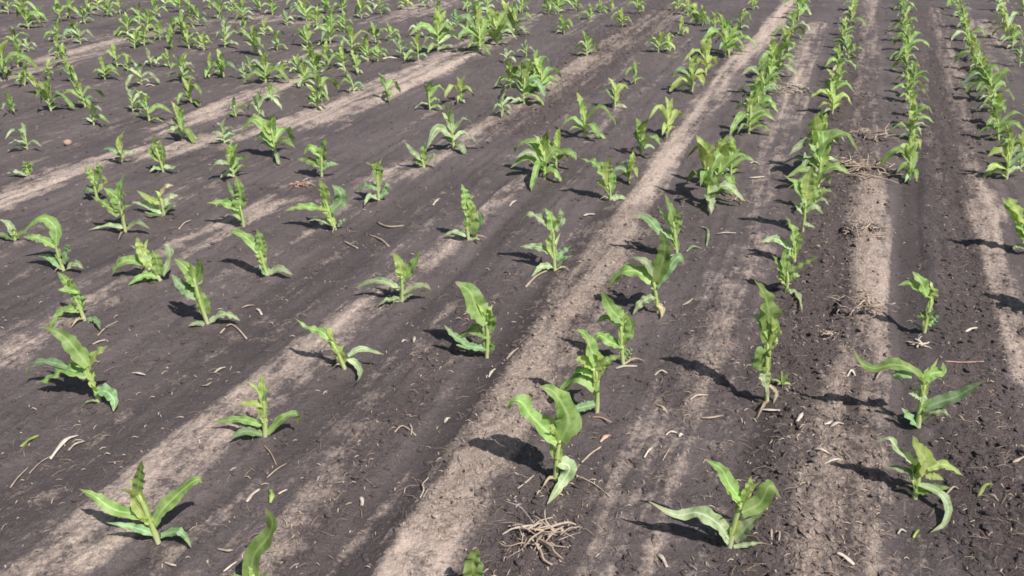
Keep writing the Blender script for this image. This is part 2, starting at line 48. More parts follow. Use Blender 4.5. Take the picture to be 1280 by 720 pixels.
["spreading maize plant with a yellow heart and two broad right leaves near the bottom edge",0.6087,1.9178,[0.0164,0.0,0.1725],0.0135,[["p",0.0427,[[-0.0009,0.0,0.029],[-0.0368,0.0059,0.0868],[-0.0963,0.0125,0.1206],[-0.1538,0.0186,0.107],[-0.2308,0.0271,0.1474]]],["g",0.0404,[[0.0185,0.0,0.1725],[-0.0204,0.0058,0.2223],[-0.0459,0.0106,0.2694],[-0.0884,0.0156,0.2972]]],["y",0.027,[[0.0226,0.0,0.1753],[0.0284,0.0,0.2188],[0.0326,0.0,0.2563]]],["g",0.0494,[[0.0211,0.0,0.1311],[0.0695,0.0058,0.1595],[0.0924,0.0116,0.215],[0.1282,0.0162,0.1675]]],["p",0.0382,[[0.0119,0.0,0.0348],[0.0437,-0.0059,0.0941],[0.0828,-0.0126,0.1555]]],["p",0.0112,[[0.0125,0.0,0.0087],[0.0505,-0.0041,0.0212],[0.0903,-0.0084,0.0337]]],["y",0.0292,[[0.0179,0.0,0.1588],[-0.0127,0.0,0.1998],[-0.0356,0.0,0.2322]]],["p",0.0135,[[-0.0021,0.0,0.0405],[-0.0204,0.0045,0.0538],[-0.0339,0.0077,0.0624]]]]],
["blunt maize leaf tip poking up at the bottom edge left of the root heap",-0.0939,1.7217,[-0.0006,0.0,0.0829],0.0135,[["g",0.0543,[[0.0027,0.0,0.0335],[-0.0059,0.0,0.1287],[0.0093,0.0,0.1841]]],["g",0.025,[[-0.0057,0.0,0.0279],[-0.041,0.0082,0.0474],[-0.0733,0.015,0.0241]]],["g",0.025,[[0.0067,0.0,0.0279],[0.0423,-0.0038,0.0511],[0.0691,-0.0069,0.0348]]]]],
["slender maize plant above a little heap of bleached roots on dark soil at right",1.6771,3.1646,[-0.0029,0.0,0.171],0.0135,[["g",0.0358,[[-0.0022,0.0,0.1675],[-0.0572,0.0061,0.2],[-0.0992,0.011,0.2294],[-0.1394,0.0157,0.2166]]],["g",0.0488,[[-0.0267,0.0,0.1782],[-0.055,0.0059,0.2354],[-0.096,0.0114,0.2782]]],["y",0.0326,[[0.0003,0.0,0.171],[0.0014,0.0,0.1959],[-0.0093,0.0,0.2171]]],["g",0.0358,[[-0.0001,0.0,0.0955],[-0.0269,0.0,0.0846],[-0.0462,0.0,0.0846]]],["b",0.0358,[[0.0064,0.0,0.048],[0.0301,0.0031,0.0647],[0.0458,0.0061,0.0887]]],["y",0.0358,[[0.0012,0.0,0.0259],[0.0006,0.0,0.0919],[-0.0002,0.0,0.1424]]]]],
["maize plant cut by the right edge above the open gap in its row",2.5212,3.9619,[-0.0585,0.0,0.1387],0.0135,[["g",0.0663,[[-0.0434,0.0,0.1096],[-0.1064,0.0098,0.1967],[-0.1921,0.0215,0.2898]]],["y",0.0546,[[-0.0637,0.0,0.1594],[-0.138,-0.0098,0.253],[-0.1836,-0.0154,0.3034]]],["g",0.0507,[[-0.0218,0.0,0.0551],[-0.0629,0.006,0.1072],[-0.1028,0.0116,0.1547]]],["g",0.0507,[[-0.0194,0.0,0.0761],[0.0075,0.007,0.1359],[0.0544,0.0114,0.1133]]],["p",0.0312,[[-0.0165,0.0,0.034],[-0.0682,-0.0047,0.0445],[-0.089,-0.0076,0.0288]]]]],
["lowest maize plant of the tight chain, with a leaf trailing down to the soil",1.2154,3.5313,[-0.0073,0.0,0.1058],0.0135,[["g",0.0426,[[-0.0101,0.0,0.0747],[-0.0482,0.0068,0.1374],[-0.0805,0.012,0.1811]]],["g",0.0462,[[-0.0082,0.0,0.0864],[-0.0256,0.0,0.1635],[-0.0263,0.0,0.2205]]],["g",0.0284,[[-0.0038,0.0,0.1058],[0.0586,-0.0078,0.1441],[0.1163,-0.0154,0.1857]]],["g",0.032,[[-0.0009,0.0,0.0591],[0.0242,-0.0081,0.0902],[0.0475,-0.0131,0.0887]]],["p",0.032,[[0.006,0.0,0.0079],[0.0357,-0.0521,0.018],[0.0056,-0.2257,0.018]]],["y",0.0355,[[-0.0023,0.0,0.0434],[-0.0308,0.0043,0.0805],[-0.0375,0.0072,0.1102]]]]],
["second lowest maize plant of the tight chain right of centre, with a heart-shaped top",1.3453,3.8488,[-0.0173,0.0,0.1239],0.0135,[["g",0.061,[[-0.0075,0.0,0.1076],[-0.0364,0.0,0.1807],[-0.0798,0.0,0.2527]]],["p",0.0419,[[-0.0267,0.0,0.083],[-0.0994,0.0171,0.1249],[-0.1682,0.0327,0.1019]]],["g",0.0381,[[-0.0032,0.0,0.05],[0.0028,-0.0071,0.1269],[0.0031,-0.011,0.1691]]],["g",0.0343,[[-0.0085,0.0,0.0334],[-0.04,0.0053,0.0807],[-0.0667,0.0081,0.0877]]]]],
["long-stemmed maize plant with a forked top in the tight chain right of centre",1.4977,4.2375,[-0.0095,0.0,0.1795],0.0135,[["g",0.0619,[[-0.0083,0.0,0.1709],[-0.0786,0.011,0.261],[-0.135,0.018,0.3051]]],["y",0.0701,[[-0.0055,0.0,0.1795],[-0.0111,0.0,0.2733],[0.0006,0.0,0.3571]]],["p",0.0289,[[-0.007,0.0,0.0488],[0.0209,-0.006,0.0424],[0.0569,-0.0138,0.0323]]],["p",0.0371,[[-0.0036,0.0,0.1102],[0.0381,-0.006,0.1472],[0.0871,-0.0121,0.1062]]],["p",0.0289,[[-0.0105,0.0,0.1015],[-0.0435,0.005,0.1431],[-0.0594,0.0086,0.1764]]],["g",0.0413,[[0.0017,0.0,0.158],[0.0478,0.0082,0.2194],[0.0801,0.0116,0.2268]]]]]
]
SEEDLINGS = [
["upright green maize, nearest in the sixteenth row left of the wide pale band",-5.3972,10.172,0.0189,0.3006,6,"g"],
["upright green maize, nearest in the eighteenth row left of the wide pale band",-5.9911,11.2253,0.059,0.2437,5,"g"],
["upright pale maize, nearest in the nineteenth row left of the wide pale band",-6.1984,11.2863,0.0587,0.2355,5,"p"],
["upright green maize, second one up the sixteenth row left of the wide pale band",-5.2569,10.6471,0.023,0.2684,6,"g"],
["upright green maize, third one up the fourteenth row left of the wide pale band",-4.7486,9.4619,0.0675,0.2269,5,"g"],
["upright green maize, third one up the thirteenth row left of the wide pale band",-4.375,8.6838,0.015,0.2039,5,"g"],
["small green maize, third one up the twelfth row left of the wide pale band",-4.1327,8.2848,-0.0023,0.189,5,"g"],
["upright green maize, second one up the eleventh row left of the wide pale band",-3.7721,7.6088,-0.0115,0.1966,6,"g"],
["upright green maize, third one up the sixteenth row left of the wide pale band",-4.9208,10.538,-0.0099,0.2133,5,"g"],
["upright pale maize, second one up the fourteenth row left of the wide pale band",-4.4301,9.2877,0.0069,0.2234,5,"p"],
["upright yellowish maize, third one up the seventeenth row left of the wide pale band",-5.1721,11.1649,0.0683,0.2334,5,"y"],
["upright green maize, second one up the seventeenth row left of the wide pale band",-5.2807,10.9291,0.0541,0.2473,5,"g"],
["sparse yellowish maize, fourth one up the seventeenth row left of the wide pale band",-5.2286,11.601,0.0474,0.2316,4,"y"],
["upright green maize, sixth one up the fourteenth row left of the wide pale band",-4.3135,10.5923,0.0134,0.2231,5,"g"],
["big leafy green maize, fourth one up the twelfth row left of the wide pale band",-3.7992,9.0781,0.0583,0.227,7,"g"],
["upright green maize, sixth one up the twelfth row left of the wide pale band",-3.7649,9.2451,0.0714,0.2147,6,"g"],
["sparse green maize, fifth one up the sixteenth row left of the wide pale band",-4.7728,11.1649,0.0126,0.2149,4,"g"],
["upright green maize, second one up the fifteenth row left of the wide pale band",-4.2287,10.8716,0.0417,0.2371,5,"g"],
["small pale maize, sixth one up the eleventh row left of the wide pale band",-3.3275,8.2502,0.0078,0.1668,5,"p"],
["slim green maize, fifth one up the eleventh row left of the wide pale band",-3.6237,8.2158,-0.0101,0.2091,3,"g"],
["upright green maize, third one up the eleventh row left of the wide pale band",-3.5157,7.6689,0.0261,0.1978,5,"g"],
["upright pale maize, fourth one up the tenth row left of the wide pale band",-3.1313,7.4912,0.0155,0.1941,5,"p"],
["big leafy green maize, nearest in the thirteenth row left of the wide pale band",-4.4261,7.7605,0.0514,0.3147,7,"g"],
["upright green maize, nearest in the twelfth row left of the wide pale band",-4.1112,7.4624,0.0749,0.2001,5,"g"],
["small green maize, nearest in the tenth row left of the wide pale band",-3.7748,6.5867,0.033,0.1815,6,"g"],
["big leafy green maize, second one up the tenth row left of the wide pale band",-3.5058,6.6565,-0.0004,0.2609,7,"g"],
["small yellowish maize, nearest in the eleventh row left of the wide pale band",-3.8434,7.1841,-0.0479,0.1814,5,"y"],
["upright green maize, third one up the tenth row left of the wide pale band",-3.2956,6.7757,-0.0385,0.2221,6,"g"],
["upright green maize, nearest in the ninth row left of the wide pale band",-3.0048,6.2354,0.018,0.1969,6,"g"],
["small pale maize, nearest in the eighth row left of the wide pale band",-3.176,5.6238,0.0112,0.1769,5,"p"],
["small pale maize, second one up the ninth row left of the wide pale band",-2.861,6.6098,0.0112,0.188,6,"p"],
["sparse green maize, second one up the eighth row left of the wide pale band",-2.6416,6.3416,-0.005,0.2283,4,"g"],
["upright green maize, third one up the seventh row left of the wide pale band",-2.2485,5.8968,0.0109,0.265,6,"g"],
["sparse yellowish maize, second one up the seventh row left of the wide pale band",-2.4673,5.372,0.039,0.2017,4,"y"],
["upright green maize, third one up the ninth row left of the wide pale band",-2.8457,7.6689,0.0263,0.2449,6,"g"],
["upright green maize, third one up the eighth row left of the wide pale band",-2.4971,6.8491,-0.0035,0.2117,5,"g"],
["big leafy green maize, seventh one up the fourteenth row left of the wide pale band",-3.8385,10.9872,-0.006,0.2028,7,"g"],
["upright green maize, sixth one up the thirteenth row left of the wide pale band",-3.5245,10.326,-0.0342,0.2442,5,"g"],
["upright green maize, third one up the fifteenth row left of the wide pale band",-4.1038,11.348,0.0404,0.246,6,"g"],
["upright green maize, ninth one up the fourteenth row left of the wide pale band",-3.8054,11.601,0.0288,0.1933,5,"g"],
["upright green maize, eighth one up the eleventh row left of the wide pale band",-3.2438,9.0781,-0.0225,0.2579,5,"g"],
["small yellowish maize, seventh one up the eleventh row left of the wide pale band",-3.0735,8.9967,-0.0044,0.1791,4,"y"],
["small green maize, fifth one up the thirteenth row left of the wide pale band",-3.7038,9.9247,0.0312,0.186,5,"g"],
["upright green maize, ninth one up the twelfth row left of the wide pale band",-3.162,10.7582,0.0057,0.2529,6,"g"],
["upright pale maize, ninth one up the eleventh row left of the wide pale band",-2.9016,9.1193,0.0444,0.3129,5,"p"],
["upright green maize, fourth one up the ninth row left of the wide pale band",-2.5133,7.7605,-0.0061,0.2472,6,"g"],
["upright green maize, sixth one up the tenth row left of the wide pale band",-2.5111,8.7988,0.0212,0.2888,6,"g"],
["big leafy green maize, fourth one up the eighth row left of the wide pale band",-2.0976,7.5496,0.0201,0.2749,7,"g"],
["small green maize, seventh one up the eighth row left of the wide pale band",-2.3188,7.9499,-0.0225,0.1549,5,"g"],
["upright green maize, tenth one up the twelfth row left of the wide pale band",-2.9124,11.1649,-0.011,0.2334,6,"g"],
["small pale maize, twelfth one up the eleventh row left of the wide pale band",-2.5699,10.431,-0.0167,0.1765,5,"p"],
["upright green maize, thirteenth one up the eleventh row left of the wide pale band",-2.4186,10.7582,-0.0283,0.2708,6,"g"],
["upright green maize, seventh one up the ninth row left of the wide pale band",-2.0865,9.2028,0.0063,0.2217,5,"g"],
["upright green maize, seventh one up the seventh row left of the wide pale band",-1.6904,7.7298,-0.0402,0.2936,5,"g"],
["upright green maize, seventh one up the sixth row left of the wide pale band",-1.4987,6.9492,-0.0257,0.2574,5,"g"],
["small green maize, eighth one up the eighth row left of the wide pale band",-1.9262,8.0149,0.0038,0.1699,4,"g"],
["small green maize, fourth one up the seventh row left of the wide pale band",-2.0427,6.4733,-0.0133,0.1613,4,"g"],
["small green maize, fifth one up the seventh row left of the wide pale band",-1.8971,6.9492,-0.0078,0.1454,4,"g"],
["sparse pale maize, fifth one up the sixth row left of the wide pale band",-1.8479,6.385,0.0055,0.2295,4,"p"],
["big leafy green maize, fifth one up the fifth row left of the wide pale band",-1.5068,5.4704,-0.0181,0.2762,7,"g"],
["upright green maize, sixth one up the sixth row left of the wide pale band",-1.4776,6.68,-0.0416,0.1955,6,"g"],
["small green maize, eighth one up the sixth row left of the wide pale band",-1.2876,7.2111,-0.0396,0.1562,3,"g"],
["small pale maize, fourth one up the sixth row left of the wide pale band",-1.9262,5.7666,0.0036,0.1749,5,"p"],
["upright green maize, fourth one up the fifth row left of the wide pale band",-1.6604,5.0507,-0.0064,0.2269,6,"g"],
["upright green maize, eighth one up the ninth row left of the wide pale band",-1.8816,9.3741,0.0014,0.2886,6,"g"],
["upright green maize, fourteenth one up the eleventh row left of the wide pale band",-2.2826,11.2863,0.0233,0.2542,6,"g"],
["upright green maize, tenth one up the seventh row left of the wide pale band",-1.5509,8.2158,-0.0086,0.2447,5,"g"],
["upright yellowish maize, eleventh one up the eighth row left of the wide pale band",-1.5772,8.877,0.0015,0.3135,6,"y"],
["upright green maize, eleventh one up the seventh row left of the wide pale band",-1.359,8.462,-0.0279,0.2361,5,"g"],
["upright green maize, twelfth one up the eighth row left of the wide pale band",-1.4152,9.4178,-0.0189,0.21,5,"g"],
["small green maize, thirteenth one up the eighth row left of the wide pale band",-1.248,9.5513,-0.0559,0.1882,5,"g"],
["upright green maize, ninth one up the tenth row left of the wide pale band",-1.7953,10.9291,0.0008,0.2654,5,"g"],
["upright green maize, tenth one up the tenth row left of the wide pale band",-1.5957,11.2253,-0.0255,0.2066,5,"g"],
["upright yellowish maize, tenth one up the ninth row left of the wide pale band",-1.3356,11.5368,-0.0093,0.2019,5,"y"],
["small green maize, eighth one up the seventh row left of the wide pale band",-1.4433,7.7915,-0.0333,0.1042,3,"g"],
["small pale maize, eleventh one up the ninth row left of the wide pale band",-1.1176,11.7978,0.008,0.1864,4,"p"],
["upright green maize, ninth one up the sixth row left of the wide pale band",-0.8799,8.426,-0.0111,0.2425,5,"g"],
["big leafy green maize, tenth one up the sixth row left of the wide pale band",-0.7255,8.877,0.0152,0.4184,7,"g"],
["upright pale maize, fourteenth one up the seventh row left of the wide pale band",-1.004,9.7347,0.0092,0.1995,5,"p"],
["upright bluish green maize, sixteenth one up the seventh row left of the wide pale band",-0.6372,10.3782,0.0061,0.2193,5,"b"],
["big leafy green maize, seventh one up the fifth row left of the wide pale band",-0.3142,8.8377,-0.009,0.402,8,"g"],
["upright green maize, seventeenth one up the seventh row left of the wide pale band",-0.4062,10.538,0.0055,0.3185,6,"g"],
["upright green maize, eighteenth one up the seventh row left of the wide pale band",-0.3097,11.4732,0.0033,0.2673,5,"g"],
["big leafy green maize, eighth one up the fifth row left of the wide pale band",-0.1555,9.2451,0.0027,0.3554,7,"g"],
["big leafy green maize, ninth one up the fifth row left of the wide pale band",0.0433,9.8289,-0.0177,0.3331,7,"g"],
["upright green maize, fifteenth one up the sixth row left of the wide pale band",0.1292,11.4103,-0.0012,0.2378,5,"g"],
["upright green maize, fourteenth one up the sixth row left of the wide pale band",0.4503,11.2253,-0.0044,0.2437,6,"g"],
["upright green maize, tenth one up the fifth row left of the wide pale band",0.5735,11.348,-0.0056,0.246,6,"g"],
["upright green maize, tenth one up the fourth row left of the wide pale band",0.5653,9.8766,-0.0399,0.2103,6,"g"],
["upright green maize, eleventh one up the fourth row left of the wide pale band",0.9267,10.8146,-0.0077,0.2001,5,"g"],
["small green maize, twelfth one up the fourth row left of the wide pale band",1.0977,11.348,-0.0083,0.1897,5,"g"],
["upright yellowish maize, thirteenth one up the third row left of the wide pale band",1.2562,10.3782,-0.039,0.2193,6,"y"],
["upright green maize, fourteenth one up the third row left of the wide pale band",1.5447,11.2863,0.0072,0.1982,5,"g"],
["upright green maize, twelfth one up the third row left of the wide pale band",0.7266,8.6838,-0.0245,0.2486,6,"g"],
["small pale maize, eighth one up the fourth row left of the wide pale band",-0.045,8.3903,-0.0145,0.1399,4,"p"],
["small pale maize, ninth one up the fourth row left of the wide pale band",0.138,8.6087,-0.0012,0.1727,4,"p"],
["big leafy green maize, ninth one up the third row left of the wide pale band",0.0939,6.8739,0.0102,0.3466,8,"g"],
["big leafy green maize, tenth one up the third row left of the wide pale band",0.2418,7.2111,-0.0173,0.3031,7,"g"],
["upright yellowish maize, eleventh one up the second row left of the wide pale band",1.449,8.9166,0.0163,0.2084,6,"y"],
["small green maize, twelfth one up the second row left of the wide pale band",1.5742,8.9565,-0.0461,0.1861,5,"g"],
["upright yellowish maize, thirteenth one up the second row left of the wide pale band",1.8693,9.9247,-0.0424,0.1944,5,"y"],
["upright green maize, sixteenth one up the second row left of the wide pale band",2.1234,10.538,-0.021,0.2309,6,"g"],
["upright green maize, fifteenth one up the second row left of the wide pale band",2.1869,10.4842,-0.0225,0.2387,6,"g"],
["big leafy green maize, tenth one up the first row left of the wide pale band",2.0643,8.7219,-0.0258,0.3903,8,"g"],
["upright green maize, eleventh one up the first row left of the wide pale band",2.1608,8.877,0.0012,0.2758,5,"g"],
["upright yellowish maize, ninth one up the first row left of the wide pale band",1.7078,7.8542,-0.0185,0.3381,6,"y"],
["upright yellowish maize, eighth one up the first row left of the wide pale band",1.4756,7.2383,-0.0469,0.3104,5,"y"],
["upright green maize, thirteenth one up the first row left of the wide pale band",3.0483,11.601,-0.0254,0.2125,5,"g"],
["upright green maize, eighteenth one up the first row right of the wide pale band",2.9988,9.6882,-0.0389,0.2804,6,"g"],
["big leafy green maize, fifteenth one up the first row right of the wide pale band",2.3064,7.8227,-0.0721,0.3437,8,"g"],
["upright green maize, sixteenth one up the first row right of the wide pale band",2.4531,8.1817,-0.0005,0.2226,6,"g"],
["upright green maize, thirteenth one up the first row right of the wide pale band",2.0383,7.1307,-0.0574,0.2564,6,"g"],
["upright green maize, nineteenth one up the first row right of the wide pale band",3.3691,10.7582,-0.0383,0.2708,6,"g"],
["upright green maize, twenty-first one up the first row right of the wide pale band",3.6842,11.601,-0.0362,0.2507,5,"g"],
["sparse green maize, sixth one up the fifth row left of the wide pale band",-0.9802,6.9492,-0.0364,0.2203,4,"g"],
["upright green maize, fifth one up the fourth row left of the wide pale band",-0.6228,6.68,-0.0147,0.2317,5,"g"],
["upright yellowish maize, sixth one up the fourth row left of the wide pale band",-0.4097,6.9239,0.0176,0.2011,5,"y"],
["upright pale maize, seventh one up the third row left of the wide pale band",-0.378,5.6238,-0.0323,0.3079,6,"p"],
["small pale maize, eighth one up the third row left of the wide pale band",-0.0655,6.4957,-0.0228,0.1677,5,"p"],
["upright yellowish maize, ninth one up the second row left of the wide pale band",0.7926,6.7276,-0.0119,0.2329,6,"y"],
["small green maize, tenth one up the second row left of the wide pale band",1.0525,7.5791,-0.0107,0.1759,5,"g"],
["upright green maize, eighth one up the second row left of the wide pale band",0.5007,5.935,-0.0321,0.2935,6,"g"],
["upright yellowish maize, seventh one up the first row left of the wide pale band",1.0734,5.9736,0.0016,0.2621,5,"y"],
["upright green maize, sixth one up the first row left of the wide pale band",0.8421,5.5207,-0.0359,0.242,6,"g"],
["upright yellowish maize, fifth one up the first row left of the wide pale band",0.6969,5.0363,0.0171,0.1926,6,"y"],
["big leafy green maize, sixth one up the second row left of the wide pale band",0.1976,5.0946,-0.0141,0.2913,8,"g"],
["big leafy green maize, seventh one up the second row left of the wide pale band",0.274,5.2924,0.004,0.2647,7,"g"],
["big leafy green maize, tenth one up the first row right of the wide pale band",1.6566,6.0521,-0.0252,0.3088,7,"g"],
["upright green maize, eleventh one up the first row right of the wide pale band",1.7786,6.3416,-0.0116,0.2857,6,"g"],
["big leafy green maize, seventh one up the first row right of the wide pale band",1.1014,4.6706,-0.054,0.3773,9,"g"],
["big leafy green maize, eighth one up the first row right of the wide pale band",1.205,4.9091,-0.0151,0.3258,7,"g"],
["upright green maize, ninth one up the first row right of the wide pale band",1.3341,5.1541,-0.0191,0.2645,6,"g"],
["big leafy yellowish maize, tenth one up the second row right of the wide pale band",2.4045,6.5637,-0.0252,0.2344,7,"y"],
["big leafy green maize, eighth one up the second row right of the wide pale band",1.8642,5.1995,-0.0678,0.3879,8,"g"],
["upright green maize, seventh one up the second row right of the wide pale band",1.7756,4.8816,-0.0205,0.3153,6,"g"],
["small green maize, twelfth one up the second row right of the wide pale band",2.7884,7.5791,-0.0305,0.1893,5,"g"],
["big leafy green maize, thirteenth one up the second row right of the wide pale band",2.9688,8.0809,-0.0655,0.2274,7,"g"],
["upright green maize, fifteenth one up the second row right of the wide pale band",3.3427,9.0372,-0.0836,0.2184,6,"g"],
["upright green maize, sixteenth one up the second row right of the wide pale band",3.587,9.7347,-0.0527,0.2159,5,"g"],
["upright green maize, seventeenth one up the second row right of the wide pale band",3.896,10.4842,-0.0218,0.2387,6,"g"],
["upright green maize, eighteenth one up the second row right of the wide pale band",4.2658,11.4732,-0.0253,0.2673,5,"g"],
["upright green maize, eighteenth one up the third row right of the wide pale band",4.9056,11.601,-0.0718,0.2698,6,"g"],
["upright green maize, seventeenth one up the third row right of the wide pale band",4.6078,10.7024,-0.0623,0.2251,6,"g"],
["upright green maize, fifteenth one up the third row right of the wide pale band",4.0965,9.4619,-0.0605,0.2269,6,"g"],
["upright green maize, thirteenth one up the third row right of the wide pale band",3.7435,8.5348,-0.057,0.2157,6,"g"],
["upright green maize, twelfth one up the third row right of the wide pale band",3.5376,7.9823,-0.0568,0.2182,6,"g"],
["big leafy green maize, eleventh one up the third row right of the wide pale band",3.3883,7.4912,-0.0277,0.2074,7,"g"],
["upright green maize, ninth one up the third row right of the wide pale band",3.1531,6.9746,-0.0547,0.2147,6,"g"],
["upright yellowish maize, eighth one up the third row right of the wide pale band",2.9781,6.4957,-0.0519,0.2032,6,"y"],
["small green maize, sixth one up the third row right of the wide pale band",2.7322,5.9158,-0.0156,0.1892,6,"g"],
["big leafy green maize, fourth one up the third row right of the wide pale band",2.4007,5.0946,-0.0592,0.2526,8,"g"],
["upright green maize, seventeenth one up the fourth row right of the wide pale band",5.5501,11.6659,-0.0524,0.2424,6,"g"],
["upright green maize, sixteenth one up the fourth row right of the wide pale band",5.4274,11.105,-0.0878,0.2231,5,"g"],
["big leafy green maize, fourteenth one up the fourth row right of the wide pale band",4.8066,9.5513,-0.0921,0.261,7,"g"],
["upright green maize, thirteenth one up the fourth row right of the wide pale band",4.5743,8.9967,-0.1018,0.2406,6,"g"],
["upright green maize, eleventh one up the fourth row right of the wide pale band",4.207,8.0809,-0.0983,0.2414,6,"g"],
["big leafy green maize, tenth one up the fourth row right of the wide pale band",4.0396,7.6088,-0.0822,0.2367,7,"g"],
["big leafy green maize, eighth one up the fourth row right of the wide pale band",3.782,6.9239,-0.1148,0.2752,7,"g"],
["upright green maize, seventh one up the fourth row right of the wide pale band",3.618,6.5867,-0.0963,0.2053,5,"g"],
["big leafy green maize, fifth one up the fourth row right of the wide pale band",3.3131,5.8591,-0.1023,0.2476,7,"g"],
["upright yellowish maize, second one up the fourth row right of the wide pale band",2.9645,5.0653,-0.0592,0.2805,6,"y"],
["upright green maize, fourth one up the fourth row right of the wide pale band",3.1963,5.4871,-0.0744,0.2204,6,"g"],
["big leafy green maize, third one up the fourth row right of the wide pale band",3.1309,5.2302,-0.0512,0.2426,7,"g"],
["upright yellowish maize, third one up the fifth row right of the wide pale band",5.2198,9.5513,-0.0962,0.3252,6,"y"],
["upright green maize, second one up the fifth row right of the wide pale band",5.0597,9.1193,-0.0819,0.2666,6,"g"],
["sparse pale maize, nearest in the fifth row right of the wide pale band",4.6674,8.2158,-0.0543,0.2162,4,"p"],
["upright pale maize, fifth one up the fifth row right of the wide pale band",6.0641,11.4732,-0.0641,0.2673,5,"p"],
["sparse green maize, nearest in the sixth row right of the wide pale band",6.1931,11.105,-0.0656,0.2599,4,"g"],
["upright green maize, nearest in the fifteenth row left of the wide pale band",-5.0694,9.2028,0.0468,0.1903,5,"g"],
["upright green maize, second one up the thirteenth row left of the wide pale band",-4.5425,8.2158,0.0708,0.2305,5,"g"],
["upright green maize, nearest in the seventeenth row left of the wide pale band",-5.4471,10.538,0.0497,0.2133,5,"g"],
["upright green maize, fourth one up the fourteenth row left of the wide pale band",-4.6785,9.6422,0.043,0.1979,5,"g"],
["small green maize, second one up the twelfth row left of the wide pale band",-4.0065,7.6992,0.0132,0.1781,5,"g"],
["small pale maize, nearest in the fourteenth row left of the wide pale band",-4.7632,8.877,0.0368,0.1542,4,"p"],
["upright green maize, fourth one up the sixteenth row left of the wide pale band",-4.8557,10.9872,0.0632,0.2211,5,"g"],
["upright green maize, fifth one up the fourteenth row left of the wide pale band",-4.1556,9.8289,0.0444,0.2343,6,"g"],
["upright green maize, fourth one up the fifteenth row left of the wide pale band",-4.3807,11.601,0.0365,0.2125,5,"g"],
["upright green maize, fifth one up the twelfth row left of the wide pale band",-3.4148,9.0372,0.0209,0.2184,6,"g"],
["upright green maize, seventh one up the twelfth row left of the wide pale band",-3.7104,9.5513,0.0341,0.1963,5,"g"],
["upright green maize, fourth one up the thirteenth row left of the wide pale band",-4.0105,10.0223,0.0603,0.2381,5,"g"],
["small green maize, fourth one up the eleventh row left of the wide pale band",-3.45,8.0149,0.0322,0.1699,5,"g"],
["small green maize, fifth one up the tenth row left of the wide pale band",-3.1606,8.2158,0.0295,0.1734,4,"g"],
["big leafy green maize, eighth one up the twelfth row left of the wide pale band",-3.5669,9.8289,0.058,0.2508,7,"g"],
["upright green maize, seventh one up the thirteenth row left of the wide pale band",-3.4685,10.8716,0.0316,0.2191,5,"g"],
["upright pale maize, eighth one up the fourteenth row left of the wide pale band",-3.4966,11.4732,0.0515,0.2294,5,"p"],
["upright green maize, eighth one up the thirteenth row left of the wide pale band",-3.1446,11.348,0.0286,0.2273,5,"g"],
["small yellowish maize, eleventh one up the eleventh row left of the wide pale band",-2.6839,9.8289,0.0226,0.1845,5,"y"],
["small green maize, tenth one up the eleventh row left of the wide pale band",-2.9003,9.8289,0.0244,0.1845,4,"g"],
["upright green maize, fifth one up the ninth row left of the wide pale band",-2.658,7.8227,0.0311,0.2078,5,"g"],
["small pale maize, fifth one up the eighth row left of the wide pale band",-2.3221,7.6992,0.02,0.1509,4,"p"],
["small green maize, sixth one up the ninth row left of the wide pale band",-2.3567,9.0372,0.0218,0.1875,4,"g"],
["small green maize, sixth one up the eighth row left of the wide pale band",-1.9963,7.6992,0.0187,0.1645,5,"g"],
["upright green maize, sixth one up the seventh row left of the wide pale band",-1.7658,7.4624,0.0474,0.2001,6,"g"],
["sparse green maize, tenth one up the eighth row left of the wide pale band",-1.8952,8.426,0.0191,0.1916,4,"g"],
["upright green maize, seventh one up the tenth row left of the wide pale band",-2.0198,10.2229,0.0231,0.2593,5,"g"],
["upright green maize, eighth one up the tenth row left of the wide pale band",-2.2108,10.326,0.0219,0.227,5,"g"],
["sparse green maize, eleventh one up the twelfth row left of the wide pale band",-2.7335,11.7315,0.0248,0.2339,4,"g"],
["sparse green maize, ninth one up the ninth row left of the wide pale band",-1.851,10.0223,0.0358,0.2213,4,"g"],
["small green maize, ninth one up the seventh row left of the wide pale band",-1.3842,7.9499,-0.0001,0.1828,5,"g"],
["upright green maize, ninth one up the eighth row left of the wide pale band",-1.7182,8.2848,0.02,0.2177,6,"g"],
["sparse pale maize, thirteenth one up the seventh row left of the wide pale band",-1.0779,8.6461,0.0108,0.1957,4,"p"],
["small green maize, twelfth one up the seventh row left of the wide pale band",-1.2635,8.426,0.0118,0.177,4,"g"],
["upright green maize, fifteenth one up the eleventh row left of the wide pale band",-2.0964,11.348,0.019,0.2273,5,"g"],
["sparse bluish green maize, eleventh one up the tenth row left of the wide pale band",-1.8038,11.8647,0.015,0.2167,4,"b"],
["sparse green maize, fourteenth one up the eighth row left of the wide pale band",-0.8829,10.9872,0.008,0.2211,4,"g"],
["sparse pale maize, fifteenth one up the seventh row left of the wide pale band",-0.7338,9.9247,0.0067,0.2028,4,"p"],
["upright green maize, eleventh one up the sixth row left of the wide pale band",-0.4678,9.6422,0.005,0.2305,5,"g"],
["upright green maize, fifteenth one up the eighth row left of the wide pale band",-0.5595,11.4732,0.0051,0.2294,5,"g"],
["upright green maize, thirteenth one up the sixth row left of the wide pale band",-0.0739,10.538,0.0008,0.266,6,"g"],
["upright green maize, twelfth one up the sixth row left of the wide pale band",-0.2468,10.0223,0.0028,0.255,6,"g"],
["upright green maize, seventh one up the fourth row left of the wide pale band",-0.0134,7.4052,0.0002,0.2251,6,"g"],
["upright green maize, eleventh one up the third row left of the wide pale band",0.1955,7.7605,-0.0026,0.2337,6,"g"],
["sparse green maize, eleventh one up the fifth row left of the wide pale band",0.7992,11.4732,-0.0067,0.2105,4,"g"],
["upright yellowish maize, thirteenth one up the fourth row left of the wide pale band",1.2488,11.4732,-0.0095,0.1915,5,"y"],
